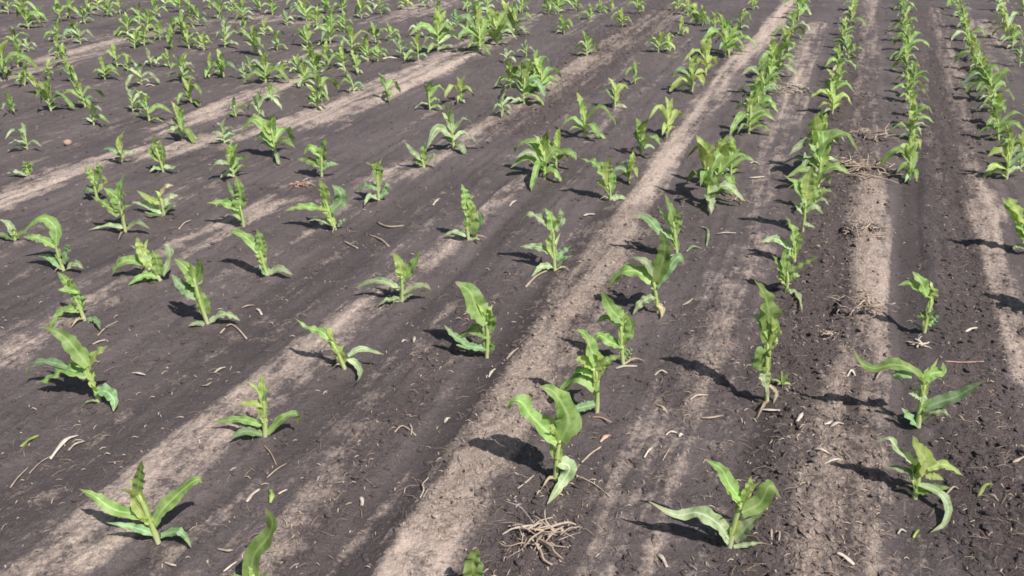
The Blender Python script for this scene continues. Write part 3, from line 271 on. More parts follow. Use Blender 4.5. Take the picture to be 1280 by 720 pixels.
["upright green maize, fifteenth one up the third row left of the wide pale band",2.078,11.4732,-0.0189,0.2294,5,"g"],
["upright yellowish maize, seventeenth one up the second row left of the wide pale band",2.1322,11.105,-0.021,0.2415,5,"y"],
["upright green maize, fourteenth one up the second row left of the wide pale band",2.23,10.0223,-0.0221,0.2213,5,"g"],
["sparse green maize, twelfth one up the first row left of the wide pale band",2.5674,10.2229,-0.0274,0.2422,4,"g"],
["upright green maize, ninth one up the second row right of the wide pale band",2.1041,5.8033,-0.0337,0.2189,6,"g"],
["upright green maize, sixth one up the second row right of the wide pale band",1.6618,4.5708,-0.033,0.2206,6,"g"],
["upright green maize, sixteenth one up the third row right of the wide pale band",4.3367,10.0223,-0.0463,0.2381,6,"g"],
["upright green maize, fourteenth one up the third row right of the wide pale band",3.9355,8.9565,-0.0454,0.2321,6,"g"],
["upright green maize, tenth one up the third row right of the wide pale band",3.2375,7.1841,-0.0432,0.2197,6,"g"],
["upright green maize, seventh one up the third row right of the wide pale band",2.8784,6.2354,-0.0299,0.2083,6,"g"],
["big leafy yellowish maize, fifth one up the third row right of the wide pale band",2.5778,5.5207,-0.0396,0.2006,7,"y"],
["upright green maize, fifteenth one up the fourth row right of the wide pale band",5.1192,10.326,-0.0584,0.2615,6,"g"],
["upright green maize, twelfth one up the fourth row right of the wide pale band",4.3656,8.4982,-0.0573,0.2515,6,"g"],
["upright green maize, ninth one up the fourth row right of the wide pale band",3.8955,7.2383,-0.0808,0.2339,6,"g"],
["big leafy green maize, sixth one up the fourth row right of the wide pale band",3.4816,6.2354,-0.0667,0.2311,7,"g"],
["upright green maize, fourth one up the fifth row right of the wide pale band",5.6502,10.538,-0.0601,0.2485,5,"g"],
["upright green maize, eleventh one up the second row right of the wide pale band",2.5841,7.078,-0.0365,0.2298,6,"g"],
["upright green maize, fourteenth one up the second row right of the wide pale band",3.2413,8.6461,-0.0375,0.2254,5,"g"],
["upright green maize, twentieth one up the first row right of the wide pale band",3.4891,11.105,-0.0344,0.2415,5,"g"],
["upright green maize, seventeenth one up the first row right of the wide pale band",2.7128,8.877,-0.0355,0.2607,6,"g"],
["big leafy green maize, twelfth one up the first row right of the wide pale band",1.8921,6.7757,-0.0327,0.2706,7,"g"],
["upright green maize, fourteenth one up the first row right of the wide pale band",2.1702,7.4624,-0.0322,0.2527,6,"g"],
["maize plant just past the right edge, seen by its long forked shadow",2.3463,3.2822,-0.0957,0.3459,8,"g"]
]
BITS = [
["corn_stalk","pale corn stalk lying below the yellow-stemmed many-leaved maize plant","t",0.0144,[[0.0613,3.5963],[0.1146,3.706],[0.1774,3.8033]]],
["husk_scrap","long white crumpled husk on dark soil at lower left","w",0.0181,[[-1.4967,2.3416],[-1.4894,2.3934],[-1.4832,2.4379],[-1.4625,2.4698]]],
["husk_scrap","short tan husk touching the long white one at lower left","t",0.0105,[[-1.4585,2.3891],[-1.4486,2.42],[-1.4291,2.4424]]],
["leaf_scrap","yellow-green leaf scrap lying left of the long white husk","y",0.0157,[[-1.6066,2.3803],[-1.602,2.4245],[-1.5852,2.4561]]],
["straw","thin straw on dark soil below the yellow-green leaf scrap at lower left","t",0.0062,[[-1.5519,2.1956],[-1.5468,2.2348],[-1.5421,2.2914]]],
["leaf_scrap","small yellow-green leaf scrap above the broad leaf at the bottom edge","y",0.0172,[[-0.745,2.1802],[-0.7293,2.1461],[-0.726,2.1128]]],
["straw_scrap","thick white straw scrap just left of the small yellow-green leaf scrap","w",0.0145,[[-0.8011,2.1238],[-0.7931,2.1574],[-0.7789,2.1879]]],
["straw_scrap","short white straw scrap just right of the small yellow-green leaf scrap","w",0.0073,[[-0.7108,2.1499],[-0.7003,2.1574],[-0.6892,2.1726]]],
["leaf_scrap","yellow leaf scrap on rough dark soil at the lower right","y",0.0146,[[1.4114,2.1387],[1.4427,2.1688],[1.4765,2.1879]]],
["straw","thin straw running off the yellow leaf scrap at lower right","t",0.0048,[[1.4266,2.1349],[1.4412,2.1201],[1.4575,2.1091]]],
["straw_scrap","tan straw scrap at the right edge above the yellow leaf scrap","t",0.0127,[[1.5884,2.2873],[1.6168,2.308],[1.6481,2.3289]]],
["straw_scrap","small white oval scrap below right of the tall wrapped maize plant","w",0.0164,[[0.9668,2.5164],[0.9833,2.5354],[0.9999,2.5547]]],
["straw_scrap","bright white straw scrap right of the small white oval one","w",0.0135,[[1.0681,2.4744],[1.0927,2.4836],[1.1233,2.5023]]],
["straw_scrap","white stub lying against the left end of the bright white scrap","w",0.0108,[[1.0521,2.4836],[1.0686,2.4929],[1.0825,2.5023]]],
["husk_scrap","pale husk at the bottom edge right of the spreading maize plant","w",0.0154,[[0.8909,1.8675],[0.9067,1.8553],[0.9269,1.8311]]],
["straw_scrap","white straw lying across the foot of the tall wrapped maize plant","w",0.0113,[[0.8752,2.6187],[0.9035,2.6087],[0.9386,2.6037]]],
["straw_scrap","tan straw left of the foot of the tall wrapped maize plant","t",0.011,[[0.651,2.5498],[0.6888,2.5595],[0.7344,2.579]]],
["straw_scrap","white straw on the gritty strip left of the sprawling maize plant","w",0.0101,[[0.9838,2.275],[1.0169,2.2832],[1.0491,2.3038]]],
["straw","slanted thin straw crossing the shadow of the sprawling maize plant","t",0.0065,[[1.0657,2.3459],[1.0747,2.3038],[1.0846,2.2588]]],
["straw_scrap","curved pale straw above the white straw on the gritty strip","w",0.0091,[[0.9737,2.3501],[0.9943,2.3331],[1.0188,2.3289]]],
["leaf_scrap","small yellowish scrap under the sprawling maize plant","y",0.0091,[[1.1473,1.9666],[1.161,1.9832],[1.1786,2.0034]]],
["straw_scrap","upright-looking short straw right of the spreading maize plant, left one of a pair","t",0.0069,[[0.7408,1.9765],[0.7339,1.9501],[0.7294,1.9242]]],
["straw_scrap","upright-looking short straw right of the spreading maize plant, right one of a pair","t",0.0069,[[0.7647,1.9799],[0.7566,1.9501],[0.7465,1.921]]],
["straw_scrap","bent white straw below the base of the sprawling maize plant","w",0.0092,[[1.1055,1.9765],[1.12,1.9899],[1.1361,1.9899]]],
["straw_scrap","white grain-like scrap right above the root heap","w",0.0139,[[0.1318,2.0001],[0.1404,1.9866],[0.1464,1.9699]]],
["straw_scrap","white straw stub on dark soil left of the spreading maize plant","w",0.0134,[[0.405,1.8924],[0.4155,1.8737],[0.4249,1.8492]]],
["straw_scrap","white straw scrap on dark soil, left one of two beside each other","w",0.0094,[[0.5157,2.4606],[0.5333,2.4698],[0.5541,2.4652]]],
["straw_scrap","white round scrap on dark soil, right one of two beside each other","w",0.0133,[[0.5549,2.4379],[0.5644,2.447],[0.5732,2.4515]]],
["straw_scrap","slanted white straw on dark soil right of the reddish scrap","w",0.009,[[0.425,2.3247],[0.442,2.3544],[0.4625,2.3891]]],
["straw","thin slanted straw to the right of the slanted white one","t",0.0051,[[0.4823,2.3121],[0.5004,2.3459],[0.5203,2.3891]]],
["straw","white straw lying in the shadow of the big glossy maize plant","w",0.0073,[[0.0171,2.1688],[0.042,2.1956],[0.0676,2.2348]]],
["straw","long thin brownish straw right of the big glossy maize plant","t",0.005,[[0.1927,2.2348],[0.2524,2.1995],[0.2983,2.1387]]],
["straw","straight tan straw just below the reddish scrap","t",0.0077,[[0.2223,2.2997],[0.2564,2.3416],[0.2913,2.3847]]],
["husk_scrap","reddish husk scrap on dark soil right of the main row","r",0.0185,[[0.2906,2.4067],[0.3086,2.4289],[0.3259,2.4424]]],
["straw_scrap","white scrap in the smooth dark furrow at lower left of centre","w",0.0146,[[-0.4583,2.1387],[-0.4507,2.1201],[-0.4509,2.1055]]],
["straw_scrap","white scrap in the dark furrow left of the wide pale band","w",0.0138,[[-0.2341,2.545],[-0.2241,2.5595],[-0.2167,2.5741]]],
["straw","bent white straw on the left part of the wide pale band","w",0.0063,[[-0.2606,2.2388],[-0.2775,2.2034],[-0.2694,2.1688],[-0.2789,2.1387]]],
["straw","short white straw crossing the bent one on the wide pale band","w",0.0049,[[-0.2666,2.1918],[-0.2572,2.1688],[-0.2692,2.1387]]],
["straw","small curled pale wisp on soil below the bowed yellow-stemmed plant","t",0.0067,[[-0.3916,2.4561],[-0.3748,2.4976],[-0.3457,2.479],[-0.321,2.447]]],
["straw","short wisp standing next to the small curled pale wisp","t",0.0082,[[-0.3496,2.5164],[-0.3376,2.479],[-0.3366,2.4424]]],
["straw_scrap","white straw scrap below the one-broad-leaf maize plant in mid field","w",0.012,[[-0.0869,2.8431],[-0.0785,2.8718],[-0.0639,2.9009]]],
["straw_scrap","curled tan scrap right of the one-broad-leaf maize plant in mid field","t",0.0124,[[-0.0217,2.9665],[0.0,3.0033],[0.0252,3.0408]]],
["straw_scrap","white speck on dark soil, left one of two between two maize plants","w",0.0128,[[-0.4413,3.092],[-0.4331,3.105],[-0.4242,3.1115]]],
["straw_scrap","white speck on dark soil, right one of two between two maize plants","w",0.0128,[[-0.3927,3.0855],[-0.392,3.1115],[-0.3947,3.1379]]],
["straw","curved pale straw on dark soil below the small upright maize plant","t",0.017,[[-0.7144,4.3931],[-0.673,4.3365],[-0.6282,4.3141],[-0.5745,4.359]]],
["straw","pale straw below the curved one in mid left","t",0.0124,[[-0.737,4.2267],[-0.6941,4.1841],[-0.6559,4.1422],[-0.6158,4.0806]]],
["straw","thin straw right below the curved maize plant","t",0.0121,[[-0.8502,4.1422],[-0.8111,4.101],[-0.7671,4.0504]]],
["straw_scrap","white scrap in the dark furrow right of the yellow-stemmed many-leaved plant","w",0.0216,[[0.3843,4.4746],[0.4121,4.4983],[0.4488,4.5223]]],
["straw_scrap","white scrap right above the yellow-stemmed many-leaved plant","w",0.0177,[[-0.0133,4.6203],[0.0045,4.6706],[0.027,4.709]]],
["straw_scrap","white scrap left above the narrow curled maize plant","w",0.0178,[[-0.4412,4.6453],[-0.4273,4.6961],[-0.4131,4.7479]]],
["straw","pale straw just below the foot of the left-leaning plant near the left edge","t",0.0097,[[-1.6812,3.1512],[-1.6678,3.2053],[-1.644,3.2609]]],
["straw","short straw right above the large V-shaped maize plant","t",0.0096,[[-1.6701,3.0791],[-1.65,3.092],[-1.6352,3.1181]]],
["straw_scrap","tan straw piece on smooth soil right of the spoon-leaved row","t",0.0121,[[-1.165,3.3993],[-1.1449,3.4144],[-1.1232,3.4373]]],
["straw_scrap","pair-like white crumb on smooth soil below the twisted maize plant","w",0.0138,[[-1.1049,3.4069],[-1.0834,3.3769],[-1.0656,3.3473]]],
["straw","bent straw like a hook right of the tall left-leaning maize plant","t",0.0098,[[-1.1926,3.1781],[-1.1731,3.2469],[-1.1302,3.2122],[-1.0758,3.1445]]],
["straw_scrap","white straw scrap on smooth dark soil right of the V-shaped maize plant","w",0.0121,[[-1.1279,2.8775],[-1.1137,2.9009],[-1.0992,2.9245]]],
["straw_scrap","three-pronged pale scrap below the white straw scrap at left","t",0.0089,[[-1.1495,2.7926],[-1.1254,2.7816],[-1.1179,2.8149]]],
["straw_scrap","white straw scrap between the V-shaped maize plant and the centre of the smooth soil","w",0.0105,[[-1.4275,2.8545],[-1.4013,2.8488],[-1.3721,2.8431]]],
["straw","curved thin straw right of the low leaf of the round-tipped maize plant","t",0.0104,[[-1.7274,4.27],[-1.7241,4.3477],[-1.7089,4.4046]]],
["husk_scrap","bright white flat scrap among the crowded plants at upper left","w",0.0375,[[-2.1951,8.3903],[-2.1592,8.462],[-2.0837,8.462]]],
["husk_scrap","bright white flat scrap on a small brown stub at upper middle","w",0.0458,[[-1.2375,8.5716],[-1.1733,8.6087],[-1.1043,8.6087]]],
["straw_scrap","small bright white straw among the crowded plants at far left","w",0.0202,[[-3.0868,7.4624],[-3.0637,7.4912],[-3.0231,7.4912]]],
["stone","round pale pebble with its shadow on dark soil at upper left","t",0.0427,[[-2.9721,5.7303],[-2.9724,5.7666],[-2.9482,5.7484]]],
["straw_scrap","white straw on dark smooth soil right of the slender maize plant","w",0.0147,[[1.8432,3.1646],[1.8754,3.1849],[1.9144,3.2122]]],
["straw","long straight pinkish straw lying above the wavy-leaved maize plant","r",0.0077,[[1.656,2.9304],[1.7327,2.9304],[1.8035,2.9245]]],
["straw_scrap","white straw, upper one of two below the root heap of the tight chain","w",0.0177,[[1.5024,5.3882],[1.5368,5.4045],[1.5591,5.372]]],
["straw_scrap","white straw, lower one of two below the root heap of the tight chain","w",0.0194,[[1.4389,5.1242],[1.4825,5.1242],[1.5299,5.1391]]],
["leaf_scrap","pale leaf lying flat right of the slim maize plant in the main row","p",0.0197,[[0.8577,4.0009],[0.8982,4.0504],[0.94,4.0404]]],
["leaf_scrap","bent pale leaf standing beside the flat pale leaf near the main row","p",0.0168,[[0.9885,4.3365],[1.0197,4.303],[1.0024,4.1947],[0.9697,4.0705]]],
["straw_scrap","curled tan straw right of the dry-rooted big maize plant","t",0.0121,[[0.7394,3.4297],[0.7664,3.445],[0.7959,3.4916]]],
["straw_scrap","long white straw between the main row and the tight chain","w",0.0124,[[1.0544,4.2483],[1.0934,4.2375],[1.1577,4.2483]]],
["straw","faint thin straw along the furrow at far left bottom","t",0.0038,[[-1.5255,2.2629],[-1.5137,2.3121],[-1.4963,2.363]]],
["straw","thin brown straw under the short yellow-centred maize plant","k",0.0053,[[-0.8169,2.3978],[-0.7873,2.363],[-0.7569,2.3121]]],
["straw","slender straw above the thick white straw scrap","t",0.005,[[-0.7704,2.2428],[-0.747,2.271],[-0.7235,2.3121]]],
["straw_scrap","tan straw on the gritty strip left of the wavy-leaved maize plant","t",0.0089,[[1.3416,2.7926],[1.3688,2.8261],[1.4039,2.8718]]],
["straw_scrap","pale straw right of the tiny weed","w",0.0104,[[1.2409,2.8093],[1.2653,2.8374],[1.2725,2.8149]]],
["straw_scrap","tan straw left of the shadow of the tall wrapped maize plant","t",0.0099,[[0.6302,2.6491],[0.6606,2.6748],[0.7037,2.6904]]],
["straw_scrap","small tan straw right of the sprawling maize plant","t",0.0061,[[1.3128,2.1461],[1.3472,2.1688],[1.3702,2.1764]]],
["straw","tan straw at the tip of the low right leaf of the wavy-leaved maize plant","t",0.0083,[[1.5467,2.579],[1.5468,2.5547],[1.554,2.5402]]],
["husk_scrap","cream dry root husk at the foot of the sharp-pointed maize plant","w",0.0151,[[0.3907,2.8833],[0.4247,2.8892],[0.4747,2.9009]]],
["husk_scrap","reddish dry root husk at the foot of the pale-drooping-leaf maize plant","r",0.0083,[[0.2766,2.5595],[0.3085,2.545],[0.3387,2.5164]]],
["straw_scrap","tan straw bit on dark soil between main row and tall wrapped plant","t",0.0099,[[0.5087,2.6338],[0.5275,2.6087],[0.5397,2.579]]],
["straw_scrap","white straw bit on dark soil right of the sharp-pointed maize plant","w",0.009,[[0.5333,2.8431],[0.5598,2.8602],[0.5821,2.8488]]],
["straw_scrap","pale scrap just below the base of the lower left yellow-hearted maize plant","t",0.0088,[[-0.9615,1.8737],[-0.9417,1.8614],[-0.9221,1.8553]]],
["straw_scrap","pale straw scrap left of the broad leaf at the bottom edge","t",0.009,[[-0.8246,1.9114],[-0.7941,1.8987],[-0.778,1.905]]],
["straw_scrap","white straw at the bottom edge left of the broad leaf","w",0.0065,[[-0.7798,1.8191],[-0.7632,1.8371],[-0.753,1.8553]]]
]
HEAPS = [
["straw-covered clod with a dark hollow on the pale strip right of the tight chain",1.4888,3.3694,0.1232,0.1189,60,0.0075,"t",1],
["small straw-strewn clod on the pale strip above the dark-hollowed one",1.7996,4.216,0.1315,0.1392,54,0.0082,"t",1],
["widest straw heap between the tight chain and the next row to the right",2.1448,5.2302,0.2367,0.2624,90,0.0108,"t",1],
["smaller straw heap touching the upper side of the widest one",2.4938,5.9542,0.149,0.2124,50,0.011,"t",1],
["pale root heap between the main row and the tight chain at upper right",2.332,7.3209,0.1524,0.3343,44,0.0146,"w",1],
["reddish tan fan of dead roots beside an upright maize plant at left",-1.2355,4.9649,0.0707,0.2683,24,0.0132,"r",0],
["bleached branching root heap at the bottom centre below the big glossy maize plant",0.0724,1.9371,0.1131,0.0974,30,0.0095,"t",0],
["little heap of bleached roots at the foot of the slender maize plant",1.6127,3.0791,0.0542,0.0579,14,0.0102,"w",0],
["brown straw clump cut by the right edge",2.0807,3.1579,0.0358,0.0536,12,0.0072,"k",1],
["loose bundle of straw lying below the dark-hollowed clod",1.2789,3.1313,0.0581,0.0397,14,0.0078,"t",0],
["thin brown straw tuft right of the bushy maize clump of the main row",1.2652,4.7219,0.0768,0.1035,14,0.0072,"k",0]
]
DRY = [[[-0.2976,1.7695,0.1525,1],[-0.2375,1.9371,0.1281,1],[-0.1507,2.1461,0.1138,1],[-0.0402,2.4561,0.1135,1],[0.0594,2.8093,0.1076,0.9],[0.162,3.1445,0.1175,0.8],[0.306,3.588,0.1359,0.85],[0.5061,4.1422,0.1284,0.8],[0.7315,4.7873,0.1174,0.8],[1.0499,5.6238,0.0952,0.7],[1.4562,6.6331,0.11,0.75],[1.9766,8.0149,0.1249,0.8],[2.7151,9.7816,0.1432,0.8],[3.6659,12.07,0.1582,0.8],[4.4775,14.078,0.1462,0.8]],[[-1.2755,1.7695,0.1124,0.527],[-1.1987,1.9371,0.1127,0.663],[-1.1426,2.1461,0.1138,0.68],[-1.0643,2.3891,0.1072,0.595],[-0.9582,2.6237,0.0979,0.527],[-0.8267,2.9245,0.1064,0.68],[-0.6979,3.2469,0.0954,0.6375],[-0.545,3.6295,0.0988,0.425],[-0.373,3.9911,0.0979,0.527],[-0.1441,4.5343,0.0825,0.425],[0.123,5.2148,0.0743,0.2125]],[[-2.0341,2.8374,0.1356,0.595],[-1.9761,3.0791,0.1324,0.68],[-1.8758,3.3546,0.103,0.68],[-1.7036,3.5717,0.0948,0.51],[-1.5996,4.0806,0.1208,0.595],[-1.3348,4.5464,0.1487,0.6375],[-1.0177,4.8544,0.1048,0.2975],[-0.6851,5.1843,0.1294,0.595],[-0.42,5.6238,0.0991,0.425],[-0.0754,6.2988,0.1751,0.51],[0.4427,7.5496,0.1955,0.595],[1.1806,9.5513,0.2293,0.51],[2.1995,12.07,0.2373,0.51]],[[-2.9256,4.5343,0.1583,0.68],[-2.8545,4.8274,0.153,0.7224999999999999],[-2.7787,5.2148,0.1486,0.7224999999999999],[-2.5381,5.5377,0.1252,0.68],[-2.1964,5.6766,0.1759,0.7224999999999999],[-1.8576,6.092,0.1701,0.68],[-1.4769,6.4068,0.2133,0.765],[-1.1725,7.1841,0.2362,0.765],[-0.7323,8.1817,0.2655,0.68],[-0.3302,9.3307,0.1995,0.425],[0.1891,10.8146,0.2,0.425],[0.6185,11.8647,0.1868,0.425]],[[-2.5195,6.1324,0.1368,0.425],[-2.3384,6.451,0.161,0.6375],[-2.1742,7.1307,0.1759,0.595],[-1.9054,7.8542,0.1706,0.34]],[[-4.5749,7.6992,0.2932,0.34],[-4.3587,8.2158,0.2665,0.51],[-4.2885,8.8377,0.2848,0.595],[-4.2163,9.5513,0.3057,0.51],[-3.6976,10.2742,0.327,0.34],[-3.0708,10.9872,0.3479,0.425],[-2.0311,10.538,0.2231,0.255],[-1.3569,11.105,0.3514,0.425],[-0.8379,12.07,0.3164,0.425]],[[-5.6412,10.0223,0.2663,0.425],[-5.3803,10.5923,0.2803,0.425],[-5.1162,11.2863,0.2973,0.255]],[[-0.7228,1.7695,0.0963,0.6],[-0.6785,1.9371,0.0769,0.65],[-0.6123,2.1091,0.0635,0.55],[-0.5445,2.3459,0.0548,0.3],[-0.4509,2.6237,0.0426,0.2]],[[0.8716,1.7695,0.1847,0.72],[0.9493,2.0034,0.1836,0.72],[1.0355,2.2629,0.1717,0.66],[1.1366,2.5259,0.1448,0.58],[1.2863,2.8374,0.1017,0.6],[1.4387,3.1445,0.0636,0.6],[1.6055,3.588,0.0761,0.9],[1.8098,4.1422,0.0917,0.95],[2.0435,4.7873,0.0967,0.85],[2.3361,5.6238,0.0872,0.4],[2.7932,6.8739,0.0946,0.3],[3.673,9.3307,0.1122,0.55],[4.822,12.4272,0.1138,0.5]],[[1.915,2.7816,0.0801,0.8],[2.0239,3.0791,0.0818,0.7],[2.1349,3.4297,0.0787,0.6],[2.3719,4.0404,0.0659,0.6],[2.5591,4.4983,0.0983,0.9],[2.7726,5.0653,0.0797,0.5],[3.1295,5.993,0.0587,0.3],[3.8124,7.6992,0.0942,0.65],[4.3808,9.1193,0.0855,0.4],[5.4262,11.7315,0.0924,0.4]],[[5.5321,10.8146,0.1429,0.5],[4.3484,8.0149,0.0869,0.3]],[[0.2551,1.7695,0.1285,0.33],[0.4993,2.3891,0.1389,0.33],[0.7939,3.1445,0.1346,0.3],[1.1539,4.1422,0.1376,0.35],[1.5445,5.1391,0.11,0.3],[2.03,6.4068,0.1244,0.45],[2.6234,8.0149,0.1086,0.45],[3.5267,10.538,0.1395,0.5]],[[-1.0417,1.7695,0.0482,0.2],[-0.8905,2.0378,0.0212,0.3],[-0.783,2.2629,0.0191,0.3]]]
FURROW = [[[-0.4677,1.7695,0.0803,1],[-0.3984,2.0378,0.0688,1],[-0.2628,2.3891,0.0706,1],[-0.1197,2.8374,0.0753,1],[0.0335,3.2822,0.0731,1],[0.2264,3.8033,0.076,0.8],[0.4484,4.4161,0.0717,0.7],[0.7377,5.2148,0.066,0.6]],[[-1.5466,2.0378,0.1377,0.8],[-1.4144,2.2629,0.1484,0.8],[-1.2779,2.5741,0.1399,0.8],[-1.0837,3.0791,0.1605,0.8],[-0.9169,3.6717,0.1693,0.7],[-0.7029,4.2483,0.1562,0.7],[-0.3791,4.9933,0.1591,0.5]],[[-1.0417,1.7695,0.0803,0.7],[-0.9262,2.0034,0.0622,0.8],[-0.8082,2.2629,0.0593,0.8],[-0.6291,2.6748,0.096,0.8],[-0.4212,3.1445,0.0979,0.7],[-0.1524,3.8488,0.0896,0.7],[0.0883,4.5954,0.0964,0.8],[0.4089,5.4538,0.0944,0.6]],[[1.0629,1.7695,0.0535,0.8],[1.2097,2.0731,0.0697,0.9],[1.473,2.7816,0.0692,0.6],[1.6759,3.2822,0.0731,1],[1.9358,3.9427,0.0783,1],[2.2458,4.7219,0.0758,1],[2.651,5.6238,0.0793,0.8],[3.3648,7.1307,0.0869,0.5],[4.4693,9.5513,0.0991,0.4]],[[-2.3472,3.6717,0.1847,0.7],[-2.0602,3.9427,0.1957,0.7],[-1.8568,4.4746,0.1812,0.5]],[[0.5527,1.7695,0.0714,0.4],[0.7231,2.223,0.0628,0.5],[0.8508,2.479,0.0453,0.9],[0.9018,2.6237,0.0378,0.7]],[[1.1337,4.1422,0.1019,0.3],[1.7005,4.1422,0.034,0.3]]]
GRIT = [[[0.7653,1.7695,0.2141,0.9],[0.9225,2.223,0.2092,0.9],[1.1195,2.7816,0.2225,0.9],[1.3712,3.4297,0.2039,1],[1.7109,4.359,0.2127,0.9],[2.1214,5.4538,0.2145,0.9],[2.9251,7.6992,0.2036,0.8],[4.216,11.105,0.2033,0.7]],[[1.3925,1.8737,0.1298,1],[1.5353,2.3038,0.1288,0.9],[1.7772,2.895,0.1275,0.7],[2.0905,3.6717,0.1385,0.7],[2.473,4.5954,0.1668,0.8],[3.1414,6.1939,0.1917,0.8],[4.2433,9.1193,0.2374,0.8],[5.4893,12.4272,0.271,0.7]],[[0.0,1.7695,0.1249,0.6],[0.1995,2.223,0.1255,0.4],[-0.1897,2.0731,0.1194,0.7],[0.0,2.6748,0.144,0.7],[0.2777,3.4297,0.1748,0.8],[0.6909,4.4746,0.1812,0.7]],[[-0.659,1.7695,0.107,0.5],[-0.5348,2.1461,0.102,0.5],[-0.329,2.8374,0.1004,0.5],[0.0,3.6717,0.1231,0.4]],[[0.0,6.1939,0.2397,1],[0.4016,7.4052,0.3089,1],[1.1806,9.5513,0.3538,1],[2.2603,12.4272,0.3613,0.9]],[[0.6577,2.6748,0.192,0.4],[0.8715,3.2822,0.1969,0.4]]]

ROW_AZ = 0.36960          # rows run this far right of +Y

# ------------------------------------------------------------------ materials
def nt(name):
    m = bpy.data.materials.new(name); m.use_nodes = True
    t = m.node_tree; t.nodes.clear(); return m, t
def nd(t, typ, **kw):
    n = t.nodes.new(typ)
    for k, v in kw.items():
        if k in n.inputs.keys() and not hasattr(type(n), k): n.inputs[k].default_value = v
        else: setattr(n, k, v)
    return n
def lk(t, a, b): t.links.new(a, b)
def mixc(t, fac, a, b, blend='MIX'):
    n = t.nodes.new('ShaderNodeMix'); n.data_type = 'RGBA'; n.blend_type = blend
    for idx, v in ((0, fac), (6, a), (7, b)):
        if isinstance(v, (float, int)): n.inputs[idx].default_value = v
        elif isinstance(v, (tuple, list)): n.inputs[idx].default_value = (*v, 1) if len(v) == 3 else v
        else: lk(t, v, n.inputs[idx])
    return n.outputs[2]
def math_(t, op, a, b=None, clamp=False):
    n = t.nodes.new('ShaderNodeMath'); n.operation = op; n.use_clamp = clamp
    for i, v in enumerate((a, b)):
        if v is None: continue
        if isinstance(v, (float, int)): n.inputs[i].default_value = v
        else: lk(t, v, n.inputs[i])
    return n.outputs[0]
def ramp(t, f, lo, hi, a=0., b=1.):
    n = t.nodes.new('ShaderNodeMapRange'); n.clamp = True
    lk(t, f, n.inputs[0])
    for i, v in enumerate((lo, hi, a, b)): n.inputs[i+1].default_value = v
    return n.outputs[0]
def noi(t, vec, scale, detail=4, rough=.6, dist=0.):
    n = t.nodes.new('ShaderNodeTexNoise'); n.inputs['Scale'].default_value = scale
    n.inputs['Detail'].default_value = detail; n.inputs['Roughness'].default_value = rough
    n.inputs['Distortion'].default_value = dist
    if vec is not None: lk(t, vec, n.inputs['Vector'])
    return n.outputs['Fac']

def leaf_material(name, base, light, trans):
    m, t = nt(name)
    out = nd(t, 'ShaderNodeOutputMaterial')
    uv = nd(t, 'ShaderNodeUVMap'); sx = nd(t, 'ShaderNodeSeparateXYZ'); lk(t, uv.outputs[0], sx.inputs[0])
    oi = nd(t, 'ShaderNodeObjectInfo')
    tc = nd(t, 'ShaderNodeTexCoord')
    mid = math_(t, 'ABSOLUTE', math_(t, 'SUBTRACT', sx.outputs[0], .5))
    rib = ramp(t, mid, .03, .10, 1., 0.)
    vein = nd(t, 'ShaderNodeTexWave'); vein.inputs['Scale'].default_value = 8.5; vein.inputs['Distortion'].default_value = .6
    lk(t, uv.outputs[0], vein.inputs['Vector'])
    big = noi(t, tc.outputs['Object'], 26, 3, .6)
    c = mixc(t, ramp(t, big, .36, .64), tuple(v*.85 for v in base), light)
    c = mixc(t, math_(t, 'MULTIPLY', vein.outputs['Fac'], .3), c, tuple(v*.7 for v in base))
    c = mixc(t, math_(t, 'MULTIPLY', rib, .4), c, tuple(min(1, v*1.5+.06) for v in light))
    # tips dry out a little
    tip = math_(t, 'MULTIPLY', ramp(t, sx.outputs[1], .80, .97, 0., 1.), ramp(t, big, .35, .6, .15, 1.))
    c = mixc(t, tip, c, (.40, .36, .20))
    dust = noi(t, tc.outputs['Object'], 90, 4, .7)
    c = mixc(t, ramp(t, dust, .58, .75, 0., .22), c, (.50, .46, .36))
    # bottom of the blade is paler
    c = mixc(t, ramp(t, sx.outputs[1], 0., .28, .4, 0.), c, tuple(min(1, v*1.25+.05) for v in light))
    hs = nd(t, 'ShaderNodeHueSaturation'); lk(t, c, hs.inputs['Color'])
    lk(t, ramp(t, oi.outputs['Random'], 0, 1, .72, 1.3), hs.inputs['Value'])
    lk(t, ramp(t, oi.outputs['Random'], 0, 1, .49, .51), hs.inputs['Hue'])
    b = nd(t, 'ShaderNodeBsdfPrincipled'); lk(t, hs.outputs[0], b.inputs['Base Color'])
    b.inputs['Roughness'].default_value = .42; b.inputs['Specular IOR Level'].default_value = .6
    bmp = nd(t, 'ShaderNodeBump'); bmp.inputs['Strength'].default_value = .35; bmp.inputs['Distance'].default_value = .002
    lk(t, math_(t, 'ADD', vein.outputs['Fac'], big), bmp.inputs['Height']); lk(t, bmp.outputs[0], b.inputs['Normal'])
    tr = nd(t, 'ShaderNodeBsdfTranslucent'); lk(t, mixc(t, 1., hs.outputs[0], (.95, 1., .6), 'MULTIPLY'), tr.inputs[0])
    mx = nd(t, 'ShaderNodeMixShader'); mx.inputs[0].default_value = trans
    lk(t, b.outputs[0], mx.inputs[1]); lk(t, tr.outputs[0], mx.inputs[2]); lk(t, mx.outputs[0], out.inputs[0])
    return m
LEAF = {
 'g': leaf_material('maize_leaf_green', (.23, .41, .09), (.48, .66, .24), .40),
 'y': leaf_material('maize_leaf_yellow', (.46, .66, .14), (.74, .86, .34), .46),
 'p': leaf_material('maize_leaf_pale', (.30, .43, .19), (.60, .71, .42), .28),
 'b': leaf_material('maize_leaf_bluish', (.19, .35, .13), (.40, .58, .30), .30),
 'd': leaf_material('maize_leaf_dry', (.42, .33, .19), (.60, .52, .36), .15),
}
